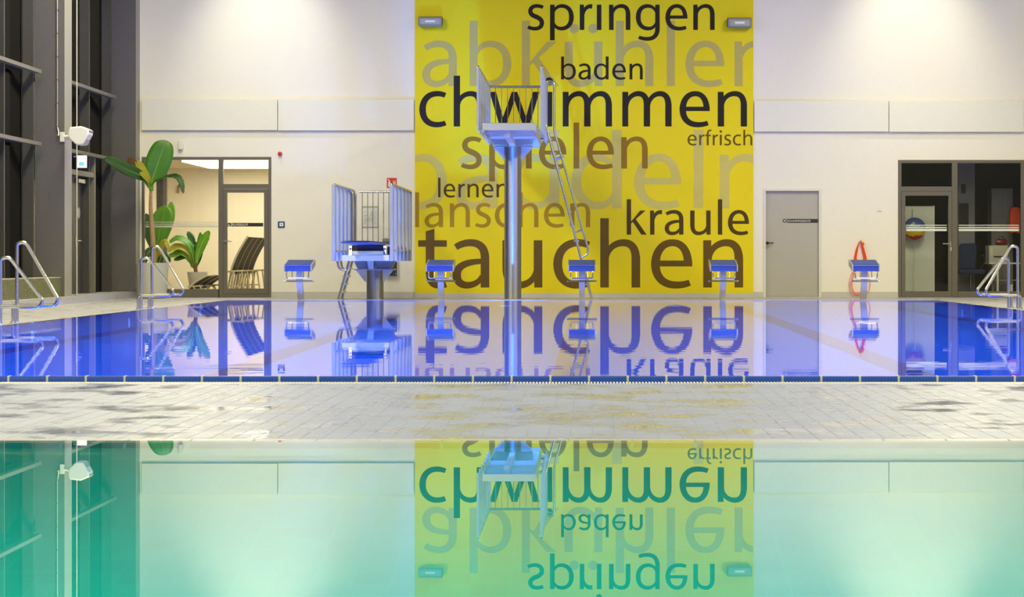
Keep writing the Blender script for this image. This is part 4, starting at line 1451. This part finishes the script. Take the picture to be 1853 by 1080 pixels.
MB().prism([(wx(1826, 43.5), wz(422, 43.5)), (wx(1828, 43.5), wz(380, 43.5)), (wx(1833, 43.5), wz(374, 43.5)), (wx(1843, 43.5), wz(374, 43.5)), (wx(1848, 43.5), wz(382, 43.5)), (wx(1848, 43.5), wz(424, 43.5)), (wx(1838, 43.5), wz(421, 43.5))], 'Y', 43.45, 43.62).build('body', mat('red_fabric', (0.80, 0.06, 0.015), 0.7, var=0.2), t, bevel=0.03)
tube_part('hanger', fillet([(wx(1830, 43.5), 43.54, wz(376, 43.5)), (wx(1838, 43.5), 43.54, wz(370, 43.5)), (wx(1838, 43.5), 43.54, wz(366, 43.5)), (ox1, 43.54, wz(366, 43.5))], 0.02), 0.006, M_BLACK, t, 6)
dT = 42.75
tz = wz(475, dT)
t = thing('desk', (wx(1826, dT), dT + 0.3, 0), 'white desk with pale legs inside the dark office', 'desk')
box_part('top', (wx(1790, dT), wx(1870, dT), dT, dT + 0.6, tz - 0.03, tz), M_WHITE, t, bevel=0.004)
for xx, yy in ((1806, dT + 0.03), (1866, dT + 0.03), (1806, dT + 0.55), (1866, dT + 0.55)):
    box_part('leg', (wx(xx - 1.6, dT), wx(xx + 1.6, dT), yy, yy + 0.04, 0.0, tz - 0.03), M_WHITE, t)
box_part('shelf', (wx(1800, dT), wx(1870, dT), dT + 0.05, dT + 0.5, 0.30, 0.32), M_GREYCAB, t)
t = thing('desktop_printer', (wx(1808, dT), dT + 0.2, tz), 'pale grey box printer with a brown label on the office desk', 'printer')
box_part('body', (wx(1790.5, dT), wx(1825, dT), dT + 0.05, dT + 0.45, tz, wz(444, dT)), mat('beige_grey', (0.48, 0.48, 0.44), 0.5), t, bevel=0.008)
box_part('paper_slot', (wx(1799, dT), wx(1822, dT), dT + 0.044, dT + 0.051, wz(466, dT), wz(463, dT)), M_BLACK, t)
box_part('sticker', (wx(1793.5, dT), wx(1797, dT), dT + 0.044, dT + 0.051, wz(462, dT), wz(448, dT)), M_CREAM, t)
zt = wz(444, dT)
t = thing('red_bag', (wx(1819, dT), dT + 0.2, zt), 'dark red rounded bag lying on top of the printer', 'bag')
smooth_by_angle(MB().lathe([(0.005, -0.11), (0.05, -0.105), (0.062, -0.06), (0.066, 0.0), (0.062, 0.06), (0.05, 0.105), (0.005, 0.11)], (wx(1814, dT) + 0.02, dT + 0.22, zt + 0.067), 18, 'X', cap=False).build('body', mat('dark_red_vinyl', (0.16, 0.012, 0.015), 0.3), t), 1.0)
tube_part('handle', fillet([(wx(1811, dT), dT + 0.22, zt + 0.12), (wx(1812, dT), dT + 0.22, zt + 0.17), (wx(1820, dT), dT + 0.22, zt + 0.17), (wx(1821, dT), dT + 0.22, zt + 0.12)], 0.03), 0.008, M_BLACK, t, 6)
dS = 43.0
xs_ = wx(1752, dS)
t = thing('office_chair', (xs_, dS, 0), 'blue swivel chair in the dark office', 'chair')
MB().prism([(wx(1741, dS), wz(487, dS)), (wx(1739, dS), wz(444, dS)), (wx(1744, dS), wz(440, dS)), (wx(1768, dS), wz(440, dS)), (wx(1772, dS), wz(446, dS)), (wx(1769, dS), wz(487, dS))], 'Y', dS + 0.22, dS + 0.29).build('backrest', mat('dark_blue_upholstery', (0.010, 0.022, 0.085), 0.8), t, bevel=0.02)
MB().box(wx(1732, dS), wx(1780, dS), dS - 0.25, dS + 0.25, wz(496, dS), wz(487, dS)).build('seat', mat('dark_blue_upholstery', (0.010, 0.022, 0.085), 0.8), t, bevel=0.03)
tube_part('post', [(xs_ + 0.05, dS, 0.07), (xs_ + 0.05, dS, wz(496, dS))], 0.025, M_DARKSTEEL, t)
for k in range(5):
    a = 2 * PI * k / 5 + 0.3
    tube_part('base_arm', [(xs_ + 0.05, dS, 0.085), (xs_ + 0.05 + 0.27 * math.cos(a), dS + 0.27 * math.sin(a), 0.045)], [0.022, 0.014], M_BLACK, t, 8)
    MB().lathe([(0.022, -0.012), (0.022, 0.012)], (xs_ + 0.05 + 0.27 * math.cos(a), dS + 0.27 * math.sin(a), 0.022), 12, 'X').build('caster', M_BLACK, t)
tube_part('armrest', fillet([(wx(1774, dS), dS + 0.1, wz(490, dS)), (wx(1782, dS), dS + 0.1, wz(480, dS)), (wx(1782, dS), dS + 0.1, wz(462, dS)), (wx(1774, dS), dS - 0.12, wz(462, dS))], 0.05), 0.016, M_BLACK, t, 8)
t = thing('paper_bin', (wx(1829, 42.7), 42.7, 0), 'small white carton on the floor under the office desk', 'carton')
box_part('carton_body', (wx(1827, 42.7), wx(1831.5, 42.7), 42.62, 42.72, 0.001, wz(516, 42.7)), M_WHITE, t, bevel=0.003)
box_part('carton_lid', (wx(1826.6, 42.7), wx(1832, 42.7), 42.615, 42.725, wz(516, 42.7), wz(514.5, 42.7)), M_PAPER, t)

# ------------------------------------------------------------------ orange rescue line on its hook
xo = wx(1556)
t = thing('rescue_line', (xo, WALL - 0.05, 0), 'coiled orange rope hanging on the wall behind a starting block', 'rope')
tube_part('hook', fillet([(xo + 0.01, WALL, wz(436)), (xo + 0.01, WALL - 0.09, wz(437)), (xo + 0.01, WALL - 0.10, wz(434))], 0.02), 0.009, M_STEEL, t, 8)
smooth_by_angle(MB().lathe([(0.002, -0.035), (0.022, -0.028), (0.034, 0.0), (0.022, 0.028), (0.002, 0.035)], (xo + 0.045, WALL - 0.075, wz(441)), 14, cap=False).build('float_ball', M_ORANGE, t), 1.0)
ro = random.Random(9)
for k in range(7):
    s = 0.06 + 0.008 * k
    zb = wz(474 + ro.uniform(0, 6))
    yy = WALL - 0.03 - 0.009 * k
    pts = [(xo - 0.006 * k, yy, zb), (xo - s - 0.02 + ro.uniform(-.015, .015), yy, zb + 0.06), (xo - s * 0.8, yy, wz(452)), (xo - 0.03, yy, wz(439)), (xo + 0.005, yy, wz(436)), (xo + 0.03, yy, wz(440)), (xo + s * 0.75, yy, wz(455)), (xo + s + 0.015, yy, zb + 0.08), (xo + 0.02, yy, zb)]
    tube_part('strand', fillet(pts, 0.03, 4), 0.009, M_ORANGE, t, 6)
for k, (xa, xb, zb) in enumerate(((1535, 1575, 534), (1538, 1568, 530), (1540, 1562, 533))):
    yy = WALL - 0.06 - 0.012 * k
    pts = [(xo - 0.05, yy, wz(470)), (wx(xa + 3), yy, wz(500)), (wx(xa), yy, wz(518)), (wx(xa + 6), yy, wz(zb)), (wx(xb - 8), yy, wz(zb)), (wx(xb), yy, wz(518)), (wx(xb - 4), yy, wz(498)), (xo + 0.06, yy, wz(468))]
    tube_part('loop', fillet(pts, 0.12, 5), 0.006, M_ORANGE, t, 6)

# ------------------------------------------------------------------ starting blocks
def starting_block(xc):
    t = thing('starting_block', (xc, EDGE + 0.3, DZ))
    f, b = EDGE - 0.12, EDGE + 0.38
    zf, zb, hh = 0.634, 0.712, 0.125
    hw = 0.225
    MB().prism([(f, zf - hh), (f, zf - 0.012), (b, zb - 0.012), (b, zb - 0.09)], 'X', xc - hw, xc + hw).build('platform', M_BLUE, t)
    MB().prism([(f - 0.012, zf - 0.022), (f - 0.012, zf), (b, zb), (b, zb - 0.012), (f + 0.01, zf - 0.012)], 'X', xc - hw + 0.004, xc + hw - 0.004).build('tread', M_BLUE_TOP, t)
    MB().box(xc - hw, xc + hw, f - 0.018, f - 0.010, zf - 0.030, zf - 0.020).build('front_lip', M_STEEL, t)
    for s in (-1, 1):
        MB().prism([(f - 0.02, zf - hh - 0.005), (f - 0.02, zf - 0.01), (b + 0.02, zb + 0.008), (b + 0.02, zb - 0.10)], 'X', xc + s * hw + (0 if s > 0 else -0.02), xc + s * hw + (0.02 if s > 0 else 0)).build('side_plate', M_STEEL_R, t)
    # number-free fixing pads
    for s in (-1, 1):
        MB().lathe([(0.012, 0), (0.012, 0.006)], (xc + s * 0.17, b - 0.06, zb - 0.01), 10).build('bolt', M_STEEL, t)
    pts = [(xc, EDGE + 0.10, 0.575), (xc, EDGE + 0.09, 0.45), (xc, EDGE + 0.10, 0.34), (xc, EDGE + 0.15, 0.22), (xc, EDGE + 0.235, 0.10), (xc, EDGE + 0.30, 0.0)]
    smooth_by_angle(MB().sweep_box(fillet(pts, 0.1, 4), 0.105, 0.075).build('post', M_BPOST, t), 0.6)
    box_part('base_plate', (xc - 0.11, xc + 0.11, EDGE + 0.19, EDGE + 0.42, DZ, DZ + 0.014), M_STEEL_R, t)
    yh = f - 0.035
    tube_part('handle', fillet([(xc - 0.195, f + 0.03, zf - hh + 0.02), (xc - 0.195, yh, zf - hh), (xc - 0.195, yh, 0.388), (xc + 0.195, yh, 0.388), (xc + 0.195, yh, zf - hh), (xc + 0.195, f + 0.03, zf - hh + 0.02)], 0.035, 4), 0.0115, M_CHROME, t, 8)
    for s in (-1, 1):
        tube_part('handle_stay', [(xc + s * 0.10, f + 0.02, zf - hh + 0.01), (xc + s * 0.10, yh + 0.006, 0.393)], 0.008, M_CHROME, t, 8)
    tube_part('foot_bar', [(xc - 0.25, EDGE + 0.06, 0.335), (xc + 0.25, EDGE + 0.06, 0.335)], 0.014, M_DARKSTEEL, t, 8)
    for s in (-1, 1):
        MB().lathe([(0.018, -0.012), (0.018, 0.012)], (xc + s * 0.252, EDGE + 0.06, 0.335), 10, 'X').build('end_cap', M_STEEL, t)
    return t


sb = starting_block(PCX - 5.0)
labs = ['blue topped starting block nearest the rest room glazing', 'blue topped starting block before the left end of the mural',
        'blue topped starting block directly before the high diving ladder', 'blue topped starting block before the right end of the mural',
        'blue topped starting block with orange rope hanging behind it']
for k in range(5):
    o = sb if k == 0 else copy_tree(sb, None, (2.5 * k, 0, 0))
    tag(o, labs[k], 'starting block', 'starting blocks at the far pool edge')


# ------------------------------------------------------------------ diving towers
def rail_panel(t, x, d0, d1, z0, z1, n_post, r, rail_z=None, n_thin=3, zthin=None):
    tube_part('top_rail', fillet([(x, d0, z1 - 0.05), (x, d0, z1), (x, d1, z1), (x, d1, z1 - 0.05)], 0.04, 4), min(0.024, r * 0.95), M_STEEL, t, 10)
    for k in range(n_post):
        d = d0 + (d1 - d0) * k / (n_post - 1)
        tube_part('rail_post', [(x, d, z0), (x, d, z1 - 0.01)], r, M_POST, t, 12)
        if k < n_post - 1 and n_thin:
            for q in range(n_thin):
                dd = d + (d1 - d0) / (n_post - 1) * (q + 1) / (n_thin + 1)
                tube_part('spindle', [(x, dd, zthin or z0), (x, dd, z1)], 0.009, M_STEEL, t, 6)
    if rail_z:
        tube_part('bottom_rail', [(x, d0 - 0.03, rail_z), (x, d1 + 0.03, rail_z)], r * 0.55, M_STEEL, t, 8)


# three metre platform
DF, DB = 36.7, 40.9
XC3 = -1.36
t3 = thing('diving_platform', (-1.405, 39.7, DZ), 'tall steel diving platform on a single column before the mural', 'diving tower')
xa, xb = wx(873, DF), wx(970, DF)
smooth_by_angle(MB().lathe([(0.155, DZ), (0.155, 2.755)], (-1.405, 39.7, 0), 48).build('column', M_COLUMN, t3))
MB().lathe([(0.20, DZ), (0.20, DZ + 0.012), (0.16, DZ + 0.02)], (-1.405, 39.7, 0), 40).build('base_flange', M_STEEL_R, t3)
box_part('head_plate', (-1.405 - 0.36, -1.405 + 0.36, 39.5, 39.9, 2.755, 2.775), M_STEEL, t3)
for s in (-1, 1):
    xg = -1.405
    MB().prism([(xg + s * 0.15, 2.755), (xg + s * 0.34, 2.755), (xg + s * 0.34, 2.72), (xg + s * 0.17, 2.53), (xg + s * 0.15, 2.53)], 'Y', 39.69, 39.71).build('gusset', M_STEEL_R, t3)
box_part('deck', (xa, xb, DF + 0.02, DB, 2.965, 3.0), M_STEEL_R, t3)
box_part('front_beam', (xa, xb, DF, DF + 0.02, wz(235.6, DF), 3.005), M_STEEL_R, t3)
for s, xx in ((0, xa), (1, xb - 0.03)):
    box_part('side_beam', (xx, xx + 0.03, DF + 0.02, DB, 2.86, 2.965), M_STEEL_R, t3)
for d in (37.45, 38.2, 38.95, 39.95, DB - 0.03):
    box_part('cross_beam', (xa + 0.03, xb - 0.03, d, d + 0.03, 2.865 if d < 39.5 else 2.80, 2.965), M_PLATE, t3)
box_part('spine_beam', (-1.405 - 0.05, -1.405 + 0.05, DF + 0.25, 40.1, 2.775, 2.965), M_PLATE, t3)
box_part('mat', (xa + 0.02, xb - 0.02, DF + 0.05, DB - 0.02, 3.0, 3.012), M_BLUE_TOP, t3)
XLr, XRr = wx(865, DF), wx(980, DF)
for x, s in ((XLr, 1), (XRr, -1)):
    rail_panel(t3, x, DF, DB, 2.86, 3.955, 7, 0.021, None, 4, 2.93)
for x, y0_, y1_ in ((XLr, XLr, xa), (XRr, xb, XRr)):
    for d in (DF + 0.7, DF + 2.1, DF + 3.5):
        box_part('rail_bracket', (y0_, y1_, d, d + 0.05, 2.89, 2.95), M_STEEL_R, t3)
tube_part('rear_rail', [(XLr, DB, 3.945), (XRr, DB, 3.945)], 0.024, M_STEEL, t3)
for k in range(1, 9):
    x = XLr + (XRr - XLr) * k / 9.4
    tube_part('spindle', [(x, DB - 0.02, 2.99), (x, DB - 0.02, 3.94)], 0.008, M_STEEL, t3, 6)
# its ladder
DLa, DLb = 40.2, 40.7
dm = 40.45
S0, S1 = (wx(988, dm), wz(226, dm)), (wx(1071, dm), DZ)
for d in (DLa, DLb):
    tube_part('ladder_stringer', [(S0[0], d, S0[1]), (S1[0], d, S1[1])], 0.024, M_STEEL, t3)
    tube_part('handrail', fillet([(XRr, d, 3.90), (wx(990, dm), d, 4.0), (wx(1003, dm), d, 3.99), (wx(1003, dm), d, wz(238, dm)), (wx(1064, dm), d, wz(450, dm)), (wx(1063.5, dm), d, wz(460, dm)), (S0[0] + (S1[0] - S0[0]) * 0.765, d, S0[1] + (S1[1] - S0[1]) * 0.765)], 0.09, 5), 0.021, M_STEEL, t3)
    for q, yy in ((0.20, 276), (0.62, 391)):
        sx_, sz_ = S0[0] + (S1[0] - S0[0]) * q, S0[1] + (S1[1] - S0[1]) * q
        tube_part('handrail_stay', [(sx_, d, sz_), (sx_ + 0.155, d, sz_ + 0.06)], 0.012, M_STEEL, t3, 8)
for k in range(1, 12):
    q = k / 12
    x, z = S0[0] + (S1[0] - S0[0]) * q, S0[1] + (S1[1] - S0[1]) * q
    MB().box(x - 0.045, x + 0.045, DLa, DLb, z - 0.012, z + 0.012).build('tread', M_STEEL_R, t3)
box_part('exit_bracket', (xb, S0[0] + 0.03, DLa, DLb, 2.93, 2.99), M_STEEL_R, t3)

# one metre springboard stand
E0, E1 = 37.2, 40.95
t1 = thing('springboard_stand', (-3.905, 39.7, DZ), 'low steel springboard stand with railings left of the mural', 'springboard')
XA, XB = wx(604, E0), wx(709, E0)
xc1 = -3.905
smooth_by_angle(MB().lathe([(0.155, DZ), (0.155, 0.60)], (xc1, 39.7, 0), 48).build('column', M_COLUMN, t1))
MB().lathe([(0.20, DZ), (0.20, DZ + 0.012), (0.16, DZ + 0.02)], (xc1, 39.7, 0), 40).build('base_flange', M_STEEL_R, t1)
box_part('head_plate', (xc1 - 0.36, xc1 + 0.36, 39.45, 39.95, wz(488.5, 39.6), wz(486.5, 39.6)), M_STEEL, t1)
for s in (-1, 1):
    MB().prism([(xc1 + s * 0.15, wz(488.5, 39.6)), (xc1 + s * 0.34, wz(488.5, 39.6)), (xc1 + s * 0.17, wz(510, 39.6)), (xc1 + s * 0.15, wz(510, 39.6))], 'Y', 39.6, 39.62).build('gusset', M_BPOST, t1)
zl, zh = wz(486.5, 39.6), wz(472, 39.6)
MB().prism([(xc1 - 0.30, zl), (xc1 + 0.30, zl), (xc1 + 0.40, zh + 0.05), (xc1 - 0.40, zh + 0.05)], 'Y', 39.55, 39.85).build('saddle', M_DARKSTEEL, t1)
MB().prism([(xc1 - 0.09, zl), (xc1 + 0.0, zl), (xc1 - 0.0, zh + 0.04), (xc1 - 0.12, zh + 0.04)], 'Y', 39.40, 39.55).build('saddle_rib', M_BPOST, t1)
bx0, bx1 = wx(619, E0), wx(704, E0)
zt0, zt1 = wz(472, E0), wz(461.5, E0)
box_part('front_beam', (bx0, bx1, E0, E0 + 0.05, zt0, zt1), M_PLATE, t1, bevel=0.004)
for x in (bx0, bx1 - 0.05):
    box_part('side_beam', (x, x + 0.05, E0 + 0.05, E1, zt0, zt1), M_STEEL_R, t1)
for d in (38.1, 39.0, 40.0, E1 - 0.05):
    box_part('cross_beam', (bx0 + 0.05, bx1 - 0.05, d, d + 0.05, zt0 + 0.02, zt1), M_STEEL_R, t1)
box_part('deck', (bx0 + 0.05, bx1 - 0.05, 39.0, E1 - 0.05, zt1 - 0.005, zt1 + 0.012), M_STEEL_R, t1)
# fulcrum
Df = 37.9
f0, f1 = wx(638, Df), wx(694, Df)
box_part('fulcrum_box', (f0, f1, Df, Df + 0.5, wz(454, Df), wz(443.5, Df)), M_BLACK, t1, bevel=0.01)
box_part('roller_bar', (f0 - 0.03, f1 + 0.03, Df - 0.06, Df, wz(460.5, Df), wz(454, Df)), M_CREAM, t1, bevel=0.006)
for x in (f0 - 0.055, f1 + 0.005):
    MB().prism([(Df - 0.09, wz(461.5, Df)), (Df + 0.15, wz(461.5, Df)), (Df + 0.12, wz(445, Df)), (Df - 0.06, wz(445, Df))], 'X', x, x + 0.05).build('fulcrum_bracket', M_STEEL, t1)
    MB().lathe([(0.022, 0), (0.022, 0.014)], (x + 0.025, Df - 0.085, wz(450, Df)), 12, 'Y').build('bolt', M_STEEL, t1)
# board
D_TIP = 35.7
bl, br_ = wx(617, D_TIP), wx(668, D_TIP)
zb0 = wz(441, D_TIP)
MB().prism([(D_TIP, zb0 + 0.012), (D_TIP, zb0 + 0.034), (40.6, zb0 + 0.045), (40.6, zb0 + 0.0), (Df + 0.3, zb0 - 0.004)], 'X', bl, br_).build('board', M_BLUE, t1)
box_part('board_tread', (bl + 0.02, br_ - 0.02, D_TIP + 0.02, 40.5, zb0 + 0.044, zb0 + 0.050), M_BLUE_TOP, t1)
box_part('rear_anchor', (bl - 0.03, br_ + 0.03, 40.35, 40.6, zt1 + 0.012, zb0 + 0.0), M_DARKSTEEL, t1)
box_part('side_walk', (br_ + 0.01, XB - 0.03, 38.3, E1 - 0.1, wz(446, 38.3), wz(442.5, 38.3)), M_STEEL_R, t1)
box_part('rear_box', (wx(693, 40.6), wx(709, 40.6), 40.5, 40.8, wz(438.5, 40.6), wz(430, 40.6)), M_DARKSTEEL, t1, bevel=0.01)
rail_panel(t1, XA, E0, 40.2, 0.69, 1.995, 6, 0.034, 0.86, 0, 0.88)
rail_panel(t1, XB, E0, E1, 0.69, 1.995, 6, 0.034, 0.88, 0, 0.88)
tube_part('rear_rail', [(wx(650, E1), E1, 1.985), (XB, E1, 1.985)], 0.024, M_STEEL, t1)
for k in range(6):
    x = wx(656 + 9.6 * k, E1)
    tube_part('spindle', [(x, E1 - 0.02, zt1), (x, E1 - 0.02, 1.98)], 0.008, M_STEEL, t1, 6)
# ladder on its left with hand rails
LA, LB = 39.55, 40.10
zt_ = wz(472, 39.8)
xt, xb_ = wx(634.5, 39.8), wx(615, 39.8)
for d in (LA, LB):
    tube_part('ladder_stringer', [(xt, d, zt_), (xb_, d, DZ)], 0.022, M_STEEL, t1)
    tube_part('handrail', fillet([(xt + 0.06, d, 1.0), (xt + 0.06, d, 1.98), (xt - 0.14, d, 1.98), (xt - 0.22, d, 0.75), (xt - 0.19, d, 0.54), (xt - 0.04, d, 0.52)], 0.09, 5), 0.021, M_STEEL, t1)
    MB().lathe([(0.05, DZ), (0.05, DZ + 0.012)], (xb_, d, 0), 14).build('foot_plate', M_STEEL_R, t1)
for k in range(1, 5):
    q = k / 5
    x, z = xt + (xb_ - xt) * q, zt_ + (DZ - zt_) * q
    MB().box(x - 0.05, x + 0.05, LA, LB, z - 0.012, z + 0.012).build('tread', M_STEEL_R, t1)


# ------------------------------------------------------------------ grab rails at the pool steps
def grab_rail(x, d, sgn, ztop, label):
    """loop of tube: a tall post on the deck, over the top, sloping down over the water and back to a second foot"""
    t = thing('grab_rail', (x, d, DZ), label, 'handrail', 'looped steel handrails at the pool steps')
    tip = 0.475
    low = 0.19
    pts = [(x, d, DZ), (x, d, ztop), (x + sgn * 0.10, d, ztop + 0.012), (x + sgn * tip, d, low + 0.07), (x + sgn * (tip - 0.03), d, low), (x + sgn * 0.0, d, low), (x - sgn * 0.05, d, DZ)]
    pts = [Vector(p) for p in pts]
    pts[-1] = Vector((x - sgn * 0.045, d, DZ))
    pts.insert(-1, Vector((x - sgn * 0.045, d, low)))
    pts[-3] = Vector((x + sgn * 0.06, d, low))
    tube_part('tube', fillet(pts, 0.075, 6), 0.021, M_CHROME, t, 12)
    for xx in (x, x - sgn * 0.045):
        MB().lathe([(0.036, DZ), (0.036, DZ + 0.010), (0.024, DZ + 0.018)], (xx, d, 0), 16).build('foot_flange', M_CHROME, t)


XGL, XGR = PL - 0.17, PR + 0.17
grab_rail(XGL, 24.35, 1, 0.73, 'lower looped handrail nearest the camera beside the mosaic bench')
grab_rail(XGL, 25.05, 1, 0.905, 'taller looped handrail beside the mosaic bench')
grab_rail(XGL, 31.98, 1, 0.73, 'lower looped handrail in front of the pale planter')
grab_rail(XGL, 32.77, 1, 0.905, 'taller looped handrail in front of the pale planter')
grab_rail(XGR, 32.10, -1, 0.905, 'taller looped handrail before the dark office')
grab_rail(XGR, 32.80, -1, 0.73, 'lower looped handrail before the dark office')


# ------------------------------------------------------------------ underwater lamps
def uw_lamp(x, y, z, nx, label, power):
    t = thing('underwater_lamp', (x, y, z), label, 'underwater lamp', 'round lamps in the pool walls')
    s = nx
    MB().lathe([(0.09, 0.0), (0.09, s * 0.02), (0.07, s * 0.03)], (x, y, z), 20, 'X').build('ring', M_STEEL, t)
    MB().lathe([(0.068, s * 0.030), (0.05, s * 0.036)], (x, y, z), 20, 'X').build('lens', M_LENS, t)
    d = light('underwater_light', 'AREA', (x + s * 0.06, y, z), power, UNDER_BLUE, (x + s * 3, y, z - 1.0), (0.2, 0.2), shape='DISK')


for k, y in enumerate((14.4, 19.7, 24.95, 30.2, 35.7)):
    nth = ['first', 'second', 'third', 'fourth', 'fifth'][k]
    uw_lamp(PL, y, -0.16, 1, 'round blue underwater lamp in the left pool wall, %s from the near edge' % nth, UNDER_POWER)
    uw_lamp(PR, y, -0.16, -1, 'round blue underwater lamp in the right pool wall, %s from the near edge' % nth, UNDER_POWER)
for k, x in enumerate((-4.0, -1.4, 1.4)):
    t = thing('floor_spotlight', (x, 35.9, -2.0), ['blue floor spotlight under the springboard', 'blue floor spotlight under the high diving platform', 'blue floor spotlight right of the diving platform'][k], 'underwater lamp', 'spotlights on the pool floor')
    MB().lathe([(0.16, -2.0), (0.16, -1.93), (0.12, -1.92)], (x, 35.9, 0), 20).build('ring', M_STEEL, t)
    MB().lathe([(0.115, -1.93), (0.09, -1.918)], (x, 35.9, 0), 20).build('lens', M_LENS, t)
    light('floor_spot', 'SPOT', (x, 35.9, -1.9), [9000, 60000, 300][k], (0.05, 0.22, 1.0), (x, 39.3 if k == 1 else 38.6, 1.5 if k == 1 else 1.0), spot=[56, 34, 36][k], blend=0.9, radius=0.12)
# turquoise lamps without fixtures, added to brighten the teaching pool basin evenly
for k, (x, s) in enumerate(((PL, 1), (PR, -1))):
    for y, ty in ((0.5, 0.5), (3.2, 4.2), (6.0, 8.3)):
        light('teaching_pool_fill', 'AREA', (x + s * 0.05, y, -0.45), 200, (0.015, 0.90, 1.0), (x + s * 3, ty, -0.4), (0.3, 0.3))
